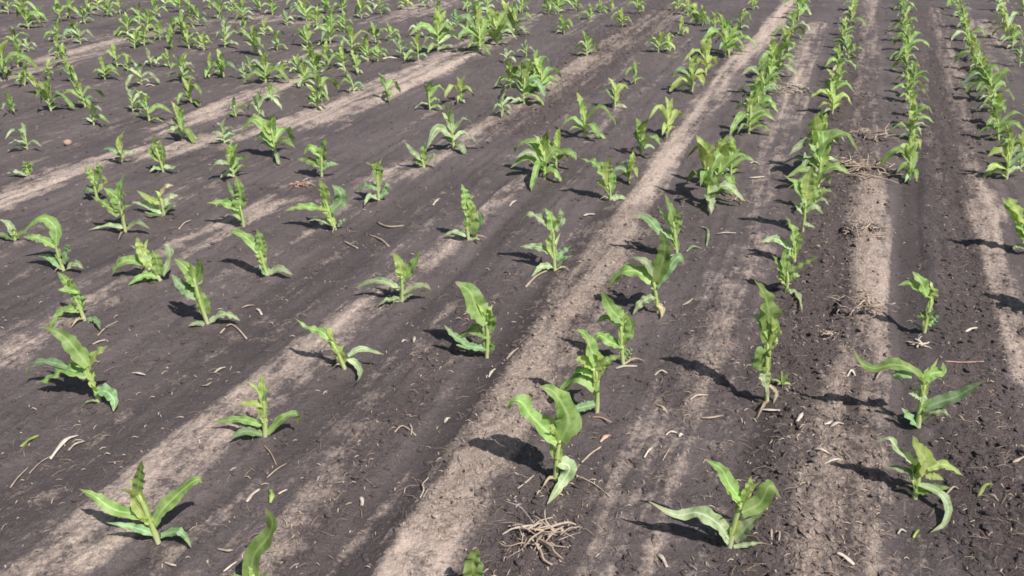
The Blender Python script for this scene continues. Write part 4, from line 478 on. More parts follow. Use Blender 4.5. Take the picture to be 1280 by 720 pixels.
def stalk_material():
    m, t = nt('maize_stalk'); out = nd(t, 'ShaderNodeOutputMaterial')
    uv = nd(t, 'ShaderNodeUVMap'); sx = nd(t, 'ShaderNodeSeparateXYZ'); lk(t, uv.outputs[0], sx.inputs[0])
    c = mixc(t, ramp(t, sx.outputs[1], 0., .35), (.62, .58, .42), (.44, .55, .20))
    tc = nd(t, 'ShaderNodeTexCoord'); n = noi(t, tc.outputs['Object'], 60)
    c = mixc(t, ramp(t, n, .35, .7, 0., .4), c, (.30, .40, .13))
    b = nd(t, 'ShaderNodeBsdfPrincipled'); lk(t, c, b.inputs['Base Color']); b.inputs['Roughness'].default_value = .5
    lk(t, b.outputs[0], out.inputs[0]); return m
STALK = stalk_material()
def dry_material(name, a, bcol, rough=.75):
    m, t = nt(name); out = nd(t, 'ShaderNodeOutputMaterial')
    tc = nd(t, 'ShaderNodeTexCoord'); oi = nd(t, 'ShaderNodeObjectInfo')
    n = noi(t, tc.outputs['Object'], 120, 4, .7)
    c = mixc(t, ramp(t, n, .35, .65), a, bcol)
    g = noi(t, tc.outputs['Object'], 30, 3, .6)
    c = mixc(t, ramp(t, g, .55, .72, 0., .6), c, (.16, .12, .10))
    hs = nd(t, 'ShaderNodeHueSaturation'); lk(t, c, hs.inputs['Color']); lk(t, ramp(t, oi.outputs['Random'], 0, 1, .8, 1.15), hs.inputs['Value'])
    b = nd(t, 'ShaderNodeBsdfPrincipled'); lk(t, hs.outputs[0], b.inputs['Base Color']); b.inputs['Roughness'].default_value = rough
    lk(t, b.outputs[0], out.inputs[0]); return m
DRYM = {'w': dry_material('straw_white', (.48, .41, .34), (.70, .62, .54)), 't': dry_material('straw_tan', (.40, .31, .24), (.56, .46, .37)),
        'r': dry_material('straw_reddish', (.46, .27, .21), (.60, .42, .34)), 'k': dry_material('straw_brown', (.27, .19, .14), (.42, .33, .25)),
        'y': LEAF['y'], 'p': LEAF['p']}

def soil_material(name, attr=True):
    m, t = nt(name); out = nd(t, 'ShaderNodeOutputMaterial')
    tc = nd(t, 'ShaderNodeTexCoord'); P = tc.outputs['Object']
    rot = nd(t, 'ShaderNodeMapping'); rot.inputs['Rotation'].default_value = (0, 0, ROW_AZ); lk(t, P, rot.inputs[0])
    st = nd(t, 'ShaderNodeMapping'); st.inputs['Scale'].default_value = (1, .09, 1); lk(t, rot.outputs[0], st.inputs[0])
    streak = noi(t, st.outputs[0], 13, 6, .65)
    streak2 = noi(t, st.outputs[0], 55, 4, .6)
    big = noi(t, P, 1.7, 5, .6); med = noi(t, P, 9, 5, .65); fine = noi(t, P, 70, 5, .7); vfine = noi(t, P, 260, 3, .7)
    if attr:
        ad = nd(t, 'ShaderNodeAttribute'); ad.attribute_name = 'dry'; dry = ad.outputs['Fac']
        ag = nd(t, 'ShaderNodeAttribute'); ag.attribute_name = 'grit'; grit = ag.outputs['Fac']
    else:
        v = nd(t, 'ShaderNodeValue'); v.outputs[0].default_value = .35; dry = v.outputs[0]; grit = dry
    # ragged edge of the dry crust
    w = math_(t, 'ADD', math_(t, 'MULTIPLY', math_(t, 'SUBTRACT', streak, .5), 1.3), math_(t, 'MULTIPLY', math_(t, 'SUBTRACT', med, .5), 1.1))
    w = math_(t, 'ADD', w, math_(t, 'MULTIPLY', math_(t, 'SUBTRACT', fine, .5), .8))
    st3 = nd(t, 'ShaderNodeMapping'); st3.inputs['Scale'].default_value = (1, .05, 1); lk(t, rot.outputs[0], st3.inputs[0])
    slow = noi(t, st3.outputs[0], 4.2, 4, .6)
    w = math_(t, 'ADD', w, math_(t, 'MULTIPLY', math_(t, 'SUBTRACT', slow, .5), 1.3))
    d = math_(t, 'ADD', dry, math_(t, 'MULTIPLY', w, 1.55))
    dm = ramp(t, d, .30, 1.0)
    dark = mixc(t, ramp(t, big, .3, .7), (.100, .083, .084), (.20, .168, .166))
    dark = mixc(t, ramp(t, streak2, .35, .7, 0, .45), dark, (.175, .14, .14))
    dark = mixc(t, ramp(t, med, .52, .75, 0, .6), dark, (.20, .16, .155))
    dark = mixc(t, ramp(t, fine, .5, .72, 0, .5), dark, (.05, .038, .04))
    dark = mixc(t, math_(t, 'MULTIPLY', ramp(t, grit, .2, .9), ramp(t, fine, .38, .6)), dark, (.21, .165, .155))
    light = mixc(t, ramp(t, fine, .3, .7), (.57, .445, .37), (.82, .675, .58))
    light = mixc(t, ramp(t, med, .5, .7, 0, .55), light, (.36, .285, .255))
    af = nd(t, 'ShaderNodeAttribute'); af.attribute_name = 'furrow'
    damp = ramp(t, math_(t, 'ADD', af.outputs['Fac'], math_(t, 'MULTIPLY', math_(t, 'SUBTRACT', streak, .5), 1.2)), .25, .9, 0., .6)
    dark = mixc(t, damp, dark, (.060, .049, .051))
    c = mixc(t, dm, dark, light)
    # crumb mottling
    c = mixc(t, ramp(t, vfine, .42, .68, 0., .42), c, (.085, .066, .062))
    vo = nd(t, 'ShaderNodeTexVoronoi'); vo.inputs['Scale'].default_value = 75; vo.inputs['Randomness'].default_value = 1; lk(t, P, vo.inputs['Vector'])
    speck = math_(t, 'MULTIPLY', ramp(t, vo.outputs['Distance'], .10, .22, 1., 0.), ramp(t, nd_col(t, vo), .72, .78))
    c = mixc(t, math_(t, 'MULTIPLY', speck, .7), c, (.46, .38, .35))
    vo3 = nd(t, 'ShaderNodeTexVoronoi'); vo3.inputs['Scale'].default_value = 150; lk(t, P, vo3.inputs['Vector'])
    sp3 = math_(t, 'MULTIPLY', ramp(t, vo3.outputs['Distance'], .12, .26, 1., 0.), ramp(t, nd_col(t, vo3), .66, .72))
    c = mixc(t, math_(t, 'MULTIPLY', sp3, .6), c, (.50, .42, .37))
    vo2 = nd(t, 'ShaderNodeTexVoronoi'); vo2.inputs['Scale'].default_value = 33; lk(t, P, vo2.inputs['Vector'])
    pit = math_(t, 'MULTIPLY', ramp(t, vo2.outputs['Distance'], .08, .22, 1., 0.), ramp(t, nd_col(t, vo2), .80, .84))
    pit = math_(t, 'MULTIPLY', pit, ramp(t, grit, .1, .8, .15, 1.))
    c = mixc(t, math_(t, 'MULTIPLY', pit, .8), c, (.025, .02, .02))
    b = nd(t, 'ShaderNodeBsdfPrincipled'); lk(t, c, b.inputs['Base Color'])
    lk(t, mixv(t, dm, .62, .95), b.inputs['Roughness']); b.inputs['Specular IOR Level'].default_value = .28
    h = math_(t, 'ADD', math_(t, 'MULTIPLY', fine, .8), math_(t, 'MULTIPLY', vfine, .35))
    h = math_(t, 'ADD', h, math_(t, 'MULTIPLY', med, .9))
    h = math_(t, 'SUBTRACT', h, math_(t, 'MULTIPLY', pit, .8))
    h = math_(t, 'ADD', h, math_(t, 'MULTIPLY', speck, .5))
    h = math_(t, 'MULTIPLY', h, ramp(t, grit, 0, 1, .55, 1.5))
    bm = nd(t, 'ShaderNodeBump'); bm.inputs['Strength'].default_value = 1.; bm.inputs['Distance'].default_value = .022
    lk(t, h, bm.inputs['Height']); lk(t, bm.outputs[0], b.inputs['Normal'])
    lk(t, b.outputs[0], out.inputs[0]); return m
def nd_col(t, vo):
    s = nd(t, 'ShaderNodeSeparateColor'); lk(t, vo.outputs['Color'], s.inputs[0]); return s.outputs[0]
def mixv(t, f, a, b): return ramp(t, f, 0, 1, a, b)
SOIL = soil_material('soil')
CLOD = soil_material('clod_soil', False)

# ------------------------------------------------------------------ object helpers
def link(name, verts, faces, mat, parent=None, uvs=None, smooth=True):
    me = bpy.data.meshes.new(name); me.from_pydata(verts, [], faces); me.materials.append(mat)
    if uvs is not None:
        ul = me.uv_layers.new(name='UVMap'); li = np.zeros(len(me.loops), dtype=np.int32); me.loops.foreach_get('vertex_index', li)
        ul.data.foreach_set('uv', np.asarray(uvs, dtype=np.float32)[li].ravel())
    if smooth: me.polygons.foreach_set('use_smooth', [True]*len(me.polygons))
    o = bpy.data.objects.new(name, me); COL.objects.link(o)
    if parent: o.parent = parent
    return o
def tag(o, label, cat, group=None, kind=None):
    if label: o['label'] = label
    if cat: o['category'] = cat
    if group: o['group'] = group
    if kind: o['kind'] = kind
    return o
def empty(name, x, y, z=0):
    o = bpy.data.objects.new(name, None); o.empty_display_size = .05; o.location = (x, y, z); COL.objects.link(o); return o

def spline(pts, n):
    """Catmull-Rom through the points, n+1 samples even in parameter"""
    P = [Vector(p) for p in pts]
    P = [P[0]*2 - P[1]] + P + [P[-1]*2 - P[-2]]
    out = []
    segs = len(P) - 3
    for i in range(n+1):
        u = i/n*segs; k = min(int(u), segs-1); f = u-k
        a, b, c, d = P[k], P[k+1], P[k+2], P[k+3]
        out.append(.5*((2*b) + (c-a)*f + (2*a-5*b+4*c-d)*f*f + (3*b-a-3*c+d)*f**3))
    return out

def leaf(pts, width, hue, parent, rnd, twist=0., name='leaf', face=.5, n=12):
    """a maize blade: folded along its midrib, waved at the margins, tapering to a point"""
    C = spline(pts, n)
    view = Vector((0, -.85, .5))
    vs, fs, uv = [], [], []
    prev = None
    ph = rnd.uniform(0, 6.28); wf = rnd.uniform(2.2, 4.5); amp = rnd.uniform(.07, .24)
    tw = rnd.uniform(-1.0, 1.0) + twist; bite = [1 + rnd.uniform(-.20, .12) for _ in range(n+1)]
    fold = rnd.uniform(.18, .42)
    K = (-1, -.55, 0, .55, 1)
    for i, c in enumerate(C):
        t = i/n
        T = (C[min(i+1, n)] - C[max(i-1, 0)])
        if T.length < 1e-6: T = Vector((0, 0, 1))
        T.normalize()
        flat = T.cross(Vector((0, 0, 1)))
        front = T.cross(view)
        if flat.dot(front) < 0: flat = -flat
        W = flat*(1-face) + front*face
        if W.length < 1e-4: W = Vector((1, 0, 0))
        W.normalize()
        if prev is not None and W.dot(prev) < 0: W = -W
        if prev is not None: W = (W*.6 + prev*.4).normalized()
        prev = W.copy()
        N = W.cross(T).normalized()
        if N.z < 0: N = -N
        a = tw*(t-.15)
        Wt = W*math.cos(a) + N*math.sin(a); Nt = N*math.cos(a) - W*math.sin(a)
        w = width*.5*min(1, .62 + 1.5*t) * max(0., (1 - t**2.3))**.85*bite[i]
        if i == n: w = width*.02
        for k in K:
            wave = amp*width*math.sin(ph + wf*t*6.28 + (1.6 if k > 0 else 0))*abs(k)*math.sin(math.pi*min(1, t*1.1))
            p = c + Wt*(k*w) + Nt*(abs(k)*w*fold*(1.25 - t) + wave)
            if p.z < .003: p.z = .003 + .001*abs(k)
            vs.append(p); uv.append((.5 + .5*k, t))
    m = len(K)
    for i in range(n):
        for j in range(m-1):
            fs.append((i*m+j, i*m+j+1, (i+1)*m+j+1, (i+1)*m+j))
    return link(name, vs, fs, LEAF[hue], parent, uv)

def tube(path, radii, sides=7):
    vs, fs, uv = [], [], []
    n = len(path)
    for i, p in enumerate(path):
        T = (path[min(i+1, n-1)] - path[max(i-1, 0)])
        T = T.normalized() if T.length > 1e-7 else Vector((0, 0, 1))
        A = T.cross(Vector((.3, .9, .1))).normalized(); B = T.cross(A)
        for s in range(sides):
            a = 2*math.pi*s/sides
            vs.append(p + (A*math.cos(a) + B*math.sin(a))*radii[i]); uv.append((s/sides, i/(n-1)))
    for i in range(n-1):
        for s in range(sides):
            s2 = (s+1) % sides
            fs.append((i*sides+s, i*sides+s2, (i+1)*sides+s2, (i+1)*sides+s))
    fs.append(tuple(range(sides))[::-1]); fs.append(tuple((n-1)*sides+s for s in range(sides)))
    return vs, fs, uv
def stalk(parent, top, w, rnd, n=8):
    top = Vector(top)
    mid = top*.5 + Vector((rnd.uniform(-.006, .006), rnd.uniform(-.006, .006), 0))
    C = spline([(0, 0, -.02), mid, top], n)
    # sheath overlaps read as little steps along the stalk
    r = [w*.5*(1.08 - .3*i/n)*(1.18 if i in (2, 5) else 1) for i in range(n+1)]
    r[-1] *= .5
    vs, fs, uv = tube(C, r)
    return link('stalk', vs, fs, STALK, parent, uv)

# ------------------------------------------------------------------ ground height field
def band_value(X, Y, bands, soft=.8):
    out = np.zeros_like(X)
    for L in bands:
        best = np.zeros_like(X)
        for (x0, y0, w0, s0), (x1, y1, w1, s1) in zip(L[:-1], L[1:]):
            m = 1.5*max(w0, w1) + .05
            sel = (X > min(x0, x1)-m) & (X < max(x0, x1)+m) & (Y > min(y0, y1)-m) & (Y < max(y0, y1)+m)
            if not sel.any(): continue
            px, py = X[sel], Y[sel]
            dx, dy = x1-x0, y1-y0; l2 = dx*dx + dy*dy + 1e-9
            t = np.clip(((px-x0)*dx + (py-y0)*dy)/l2, 0, 1)
            dist = np.hypot(px-(x0+t*dx), py-(y0+t*dy))
            w = w0 + (w1-w0)*t; s = s0 + (s1-s0)*t
            v = s*np.clip((1.35 - dist/w)/soft, 0, 1)
            v = v*v*(3-2*np.minimum(v, 1)) if False else v
            cur = best[sel]; best[sel] = np.maximum(cur, v)
        out = np.maximum(out, best)
    return out
_tab = rng.random((256, 256))
def vnoise(x, y):
    xi = np.floor(x).astype(int); yi = np.floor(y).astype(int); fx = x-xi; fy = y-yi
    fx = fx*fx*(3-2*fx); fy = fy*fy*(3-2*fy)
    g = lambda a, b: _tab[a & 255, b & 255]
    return (g(xi, yi)*(1-fx) + g(xi+1, yi)*fx)*(1-fy) + (g(xi, yi+1)*(1-fx) + g(xi+1, yi+1)*fx)*fy - .5
def height(X, Y, dry=None, fur=None, grit=None):
    if dry is None:
        dry = band_value(X, Y, DRY); fur = band_value(X, Y, FURROW); grit = band_value(X, Y, GRIT)
    c, s = math.cos(ROW_AZ), math.sin(ROW_AZ)
    A = X*c - Y*s; B = X*s + Y*c
    h = .016*vnoise(A*2.1, B*.35) + .010*vnoise(A*6+9, B*.7+3) + .006*vnoise(A*17, B*1.6)
    h += dry*.012 - fur*.015 + (1-.5*fur)*(.012*vnoise(A*11+2, B*.8) + .011*vnoise(A*27, B*2.0))
    rough = (.5 + .85*grit)*(1 - .55*fur)
    cr = vnoise(X*38+3, Y*38)
    h += rough*(.014*vnoise(X*9, Y*9) + .013*vnoise(X*23+5, Y*23) + .012*vnoise(X*52, Y*52+7) + .010*vnoise(X*100, Y*100+7))
    h += (.25+grit)*.022*np.clip(cr-.22, 0, 1)*(1-.7*fur)
    return h
def hgt(x, y): return float(height(np.array([x]), np.array([y]))[0])

def axis(fine0, fine1, step, far0, far1, grow):
    a = list(np.arange(fine0, fine1, step))
    v, s = a[-1], step
    while v < far1: s *= grow; v += s; a.append(v)
    v, s = a[0], step; b = []
    while v > far0: s *= grow; v -= s; b.append(v)
    return np.array(b[::-1] + a)
gx = axis(-3.2, 2.6, .0095, -300, 300, 1.012)
gy = [-300., -100, -30, -8, -2, 0, .6]
y = 1.2
while y < 400:
    gy.append(y); y += max(.0085, .0085*(y/2.4)**1.6) if y < 16 else (y-14)*.12
gy = np.array(gy)
X, Y = np.meshgrid(gx, gy)
dry = band_value(X, Y, DRY); fur = band_value(X, Y, FURROW); grit = band_value(X, Y, GRIT)
# beyond the measured part the same pattern of strips goes on
c_, s_ = math.cos(ROW_AZ), math.sin(ROW_AZ)
A_ = X*c_ - Y*s_; B_ = X*s_ + Y*c_
far = np.clip((Y - 12)/4, 0, 1) + np.clip((np.abs(X+1)-8)/3, 0, 1)
dry = np.where(far > 0, np.maximum(dry, np.clip(far, 0, 1)*np.clip(vnoise(A_*1.9, B_*.12)*2.2+.2, 0, .8)), dry)
Z = height(X, Y, dry, fur, grit)
for px, py in [(p[1], p[2]) for p in PLANTS] + [(p[1], p[2]) for p in SEEDLINGS]:
    if py > 9: continue
    i0, i1 = np.searchsorted(gy, (py-.12, py+.12)); j0, j1 = np.searchsorted(gx, (px-.12, px+.12))
    xx, yy = X[i0:i1, j0:j1]-px, Y[i0:i1, j0:j1]-py; q = (xx**2+yy**2)/.034**2
    Z[i0:i1, j0:j1] += .010*np.exp(-q)*(1 + .9*vnoise(X[i0:i1, j0:j1]*70, Y[i0:i1, j0:j1]*70)) - .005*np.exp(-(np.sqrt(q)-1.7)**2*3)
n0, n1 = X.shape
verts = np.stack([X, Y, Z], -1).reshape(-1, 3).astype(np.float32)
idx = np.arange(n0*n1).reshape(n0, n1)
faces = np.stack([idx[:-1, :-1], idx[:-1, 1:], idx[1:, 1:], idx[1:, :-1]], -1).reshape(-1, 4)
me = bpy.data.meshes.new('field_soil')
me.vertices.add(len(verts)); me.vertices.foreach_set('co', verts.ravel())
me.loops.add(faces.size); me.loops.foreach_set('vertex_index', faces.ravel().astype(np.int32))
me.polygons.add(len(faces)); me.polygons.foreach_set('loop_start', np.arange(0, faces.size, 4, dtype=np.int32))
me.polygons.foreach_set('use_smooth', np.ones(len(faces), dtype=bool))
me.update(calc_edges=True)
for nm, arr in (('dry', dry*(1-.55*fur)), ('grit', grit), ('furrow', fur)):
    at = me.attributes.new(nm, 'FLOAT', 'POINT'); at.data.foreach_set('value', arr.ravel().astype(np.float32))
me.materials.append(SOIL)
ground = bpy.data.objects.new('ground', me); COL.objects.link(ground); ground['kind'] = 'structure'
print('ground verts', len(verts))

# ------------------------------------------------------------------ maize plants
GROUP = 'young maize plants in the field rows'
for lab, x, y, top, sw, leaves in PLANTS:
    rnd = random.Random(int(x*1000)*7919 + int(y*1000))
    r = empty('maize_plant', x, y, hgt(x, y)); tag(r, lab, 'maize plant', GROUP)
    stalk(r, top, sw*1.12, rnd)
    for hue, w, pts in leaves:
        leaf(pts, w*(1.42 if w < .022 else 1.1), hue, r, rnd, n=18)
    T = Vector(top); W_ = max(w for _, w, _ in leaves)
    for q in range(3):                      # short inner blades wrapped round the stalk
        f0 = (.32, .55, .74)[q]; az = rnd.uniform(0, 6.28)
        D = Vector((math.cos(az), math.sin(az), 0))
        a = T*f0; l = T.length*rnd.uniform(.30, .48)
        leaf([a - D*sw*.2, a + T.normalized()*l*.55 + D*sw*.45, a + T.normalized()*l + D*l*rnd.uniform(.15, .75)], min(W_, sw*rnd.uniform(1.5, 2.2)), rnd.choice('gyyp'), r, rnd, face=.7, n=8)
    az = rnd.uniform(0, 6.28); D = Vector((math.cos(az), math.sin(az), 0)); l = T.length*rnd.uniform(.3, .55)
    leaf([Vector((0, 0, .012)), D*l*.5 + Vector((0, 0, .028)), D*l + Vector((0, 0, .006))], .010*rnd.uniform(.8, 1.3), rnd.choice('ddp'), r, rnd, n=9)
    for q in range(2):                      # rolled young leaves in the whorl
        az = rnd.uniform(0, 6.28); D = Vector((math.cos(az), math.sin(az), 0)); l = T.length*rnd.uniform(.28, .5)
        leaf([T*.86, T + D*l*.18 + Vector((0, 0, l*.4)), T + D*l*rnd.uniform(.35, .7) + Vector((0, 0, l*rnd.uniform(.6, 1)))], min(W_, .017)*rnd.uniform(.8, 1.2), 'y', r, rnd, face=.6, n=9)

def seedling(lab, x, y, lean, H, n, hue):
    rnd = random.Random(int(x*1000)*31 + int(y*1000)*17)
    r = empty('maize_plant', x, y, hgt(x, y)); tag(r, lab, 'maize plant', GROUP)
    H = max(H, .09)*rnd.uniform(.98, 1.10)
    L = Vector((lean, rnd.uniform(-.02, .02), 0))
    st = H*rnd.uniform(.55, .66)
    top = L*.5 + Vector((0, 0, st))
    stalk(r, top, max(.011, H*.058), rnd)
    n += 2 if y < 7 else 3
    a0 = rnd.choice((0, math.pi)) + rnd.gauss(0, .55)
    for i in range(n):
        f = i/(n-1)
        s = Vector((0, 0, 0)).lerp(top, .12 + .86*f)
        az = a0 + math.pi*i + rnd.gauss(0, .65)
        D = Vector((math.cos(az), math.sin(az), 0))
        if f > .7:                       # inner leaves stand up
            tip = L*rnd.uniform(.7, 1.1) + D*H*rnd.uniform(.05, .26) + Vector((0, 0, H*(1.0 if i == n-1 else rnd.uniform(.8, .97))))
            mid = s.lerp(tip, .5) - D*H*.02 + Vector((0, 0, H*.04))
            pts = [s, mid, tip]; w = H*rnd.uniform(.14, .22)
            h = 'y' if (hue in 'gy' and rnd.random() < .6) else hue
        else:
            ln = H*rnd.uniform(.42, .74)*(1 if f > .2 else .75)
            up = rnd.uniform(.35, .75)*(.5+f)
            m = s + D*ln*.5 + Vector((0, 0, ln*up*.75))
            e = s + D*ln*rnd.uniform(.85, 1.05) + Vector((0, 0, ln*(up*.75 - rnd.uniform(.15, .5))))
            if rnd.random() < .3: e2 = e + D*ln*.12 - Vector((0, 0, ln*.25)); pts = [s, m, e, e2]
            else: pts = [s, m, e]
            for p in pts[1:]: p.z = max(p.z, .012)
            w = H*rnd.uniform(.15, .23)*(1 if f > .2 else .7)
            h = hue
            if f < .25 and rnd.random() < .5: h = 'p'
            elif rnd.random() < .18: h = rnd.choice('bp')
        leaf(pts, w, h, r, rnd, face=rnd.uniform(.25, .6), n=9)
    return r
for s in SEEDLINGS: seedling(*s)

# ------------------------------------------------------------------ a tiny weed by the tall wrapped plant
def weed():
    wx, wy = WEED
    r = empty('weed_seedling', wx, wy, hgt(wx, wy)); tag(r, 'tiny star-shaped yellow-green weed at the foot of the tall wrapped maize plant', 'weed')
    rnd = random.Random(3)
    vs, fs, uv = tube(spline([(0, 0, -.01), (.002, 0, .012), (.0, 0, .025)], 4), [.0016]*5, 5); link('stem', vs, fs, STALK, r, uv)
    for k, (dx, dy, dz) in enumerate([(-.045, .0, .015), (-.01, .01, .05), (.02, .0, .045), (.03, -.01, .0), (.0, -.02, .01), (-.02, -.01, .0)]):
        leaf([(0, 0, .02), (dx*.5, dy*.5, .025+dz*.6), (dx, dy, .022+dz)], .011, 'y' if k % 2 else 'g', r, rnd, n=6)
WEED = (0.9839, 2.7489)
weed()

# ------------------------------------------------------------------ loose pieces of straw, husk and leaf
def ribbon(pts, w, rnd, n=8, curl=.35):
    C = spline(pts, n); vs, fs, uv = [], [], []
    for i, c in enumerate(C):
        t = i/n
        T = (C[min(i+1, n)] - C[max(i-1, 0)]).normalized(); W = T.cross(Vector((0, 0, 1))).normalized()
        ww = w*.5*(.55 + .45*math.sin(math.pi*min(1, max(0, t*1.05))))*(1 + .25*math.sin(t*9+w*999))
        for k in (-1, 0, 1):
            vs.append(c + W*k*ww + Vector((0, 0, (1-abs(k))*ww*curl + .0015))); uv.append((.5+.5*k, t*.8))
        for k in (1, 0, -1):
            vs.append(c + W*k*ww*.96 + Vector((0, 0, (1-abs(k))*ww*curl - .0015))); uv.append((.5+.5*k, t*.8))
    m = 6
    for i in range(n):
        for j in range(m):
            j2 = (j+1) % m
            fs.append((i*m+j, i*m+j2, (i+1)*m+j2, (i+1)*m+j))
    fs.append(tuple(range(m))[::-1]); fs.append(tuple(n*m+j for j in range(m)))
    return vs, fs, uv
for nm, lab, colr, w, pts in BITS:
    rnd = random.Random(len(lab)*77 + int(pts[0][0]*100))
    cx = sum(p[0] for p in pts)/len(pts); cy = sum(p[1] for p in pts)/len(pts)
    P = []
    for i, p in enumerate(pts):
        z = hgt(*p) + .004 + (.006 if 0 < i < len(pts)-1 else 0)
        P.append((p[0]-cx, p[1]-cy, z))
    if nm == 'stone':
        import bmesh
        bm = bmesh.new(); bmesh.ops.create_icosphere(bm, subdivisions=3, radius=w*.62)
        for v in bm.verts: v.co *= 1 + .18*noise.noise(v.co*60); v.co.z = v.co.z*.8 + w*.45
        me = bpy.data.meshes.new(nm); bm.to_mesh(me); bm.free(); me.materials.append(DRYM['r'])
        me.polygons.foreach_set('use_smooth', [True]*len(me.polygons))
        o = bpy.data.objects.new(nm, me); COL.objects.link(o); o.location = (cx, cy, hgt(cx, cy))
    elif nm in ('straw', 'corn_stalk'):
        C = spline(P, 8); rr = [w*.36*(.7 + .5*rnd.random()) for _ in C]
        vs, fs, uv = tube(C, rr, 6); o = link(nm, vs, fs, DRYM[colr], None, uv); o.location = (cx, cy, 0)
    else:
        vs, fs, uv = ribbon(P, w*.85, rnd); o = link(nm, vs, fs, DRYM[colr], None, uv); o.location = (cx, cy, 0)
    tag(o, lab, {'straw': 'straw', 'corn_stalk': 'stalk', 'husk_scrap': 'husk', 'leaf_scrap': 'leaf', 'stone': 'stone'}.get(nm, 'straw'),
        'loose scraps of straw and husk on the soil')

# ------------------------------------------------------------------ straw and root heaps
def lump(r, seed, sq=.55):
    import bmesh
    bm = bmesh.new(); bmesh.ops.create_icosphere(bm, subdivisions=4, radius=1)
    for v in bm.verts:
        q = v.co.copy()
        k = 1 + .30*noise.noise(q*1.6 + Vector((seed, 0, 0))) + .16*noise.noise(q*4.5 + Vector((0, seed, 0))) + .07*noise.noise(q*11)
        v.co = Vector((q.x*r[0]*k, q.y*r[1]*k, q.z*r[2]*k))
    return bm
for lab, x, y, rx, ry, n, sw, colr, mound in HEAPS:
    rnd = random.Random(int(x*991) + n)
    z0 = hgt(x, y)
    root = empty('straw_heap' if mound else 'root_heap', x, y, z0); tag(root, lab, 'straw heap' if mound else 'root heap', 'heaps of last year’s straw and roots'.replace('’', ' '))
    ry2 = min(ry, rx*1.1)
    if mound or n > 35:
        hz = min(rx*.34, .03)*(1 if mound else .6)
        for q in range(5 if mound else 2):
            bm = lump((rx*rnd.uniform(.15, .42), ry2*rnd.uniform(.2, .45), hz*rnd.uniform(.4, .9)), rnd.uniform(0, 50))
            me = bpy.data.meshes.new('clod'); bm.to_mesh(me); bm.free(); me.materials.append(CLOD)
            me.polygons.foreach_set('use_smooth', [True]*len(me.polygons))
            o = bpy.data.objects.new('clod', me); COL.objects.link(o); o.parent = root
            o.location = (rx*rnd.uniform(-.6, .6), ry2*rnd.uniform(-.5, .5), 0)
    for k in range(n):
        a = rnd.uniform(0, 6.28); q = rnd.random()**.6
        sx, sy = rx*.8*q*math.cos(a), ry2*.8*q*math.sin(a)
        b = rnd.uniform(0, 6.28)
        ln = rnd.uniform(.35, .95)*(rx if not mound else rx*.8)
        zz = rnd.uniform(.2, 1)*min(rx*.5, .045)*(1-q*.6)
        if not mound: sx *= .7; sy *= .7
        p0 = Vector((sx, sy, zz)); p2 = Vector((sx+ln*math.cos(b), sy+ln*math.sin(b), rnd.choice((.004, .004, .02, rnd.uniform(0, .06)))))
        p2.x = max(-rx*1.1, min(rx*1.1, p2.x)); p2.y = max(-ry2*1.1, min(ry2*1.1, p2.y))
        p1 = p0.lerp(p2, .5) + Vector((rnd.gauss(0, .07)*ln, rnd.gauss(0, .07)*ln, rnd.uniform(0, .25)*ln*.5))
        p3 = p1.lerp(p2, .5) + Vector((rnd.gauss(0, .05)*ln, rnd.gauss(0, .05)*ln, rnd.uniform(-.05, .08)*ln))
        C = spline([p0, p1, p3, p2], 7); w = sw*.5*rnd.choice((.3, .4, .5, .65, .95))
        vs, fs, uv = tube(C, [w*(1 - .45*i/7)*rnd.uniform(.8, 1.2) for i in range(8)], 5)
        cc = colr if rnd.random() < .75 else rnd.choice('ttkw')
        link('straw_stem' if mound else 'root', vs, fs, DRYM[cc], root, uv)

STRAWY = [[[1.2374, 2.7816, 0.0989, 0.6], [1.4888, 3.3694, 0.1436, 1], [1.811, 4.2483, 0.1562, 1], [2.1448, 5.2302, 0.2483, 1], [2.5049, 6.092, 0.189, 1], [2.9986, 7.4052, 0.1404, 0.7]], [[1.9416, 6.6331, 0.1528, 0.5], [2.332, 7.3209, 0.2224, 0.9], [2.5406, 7.8542, 0.1777, 0.4]], [[0.0432, 1.8132, 0.127, 0.6], [0.0759, 2.0731, 0.1194, 0.6]]]
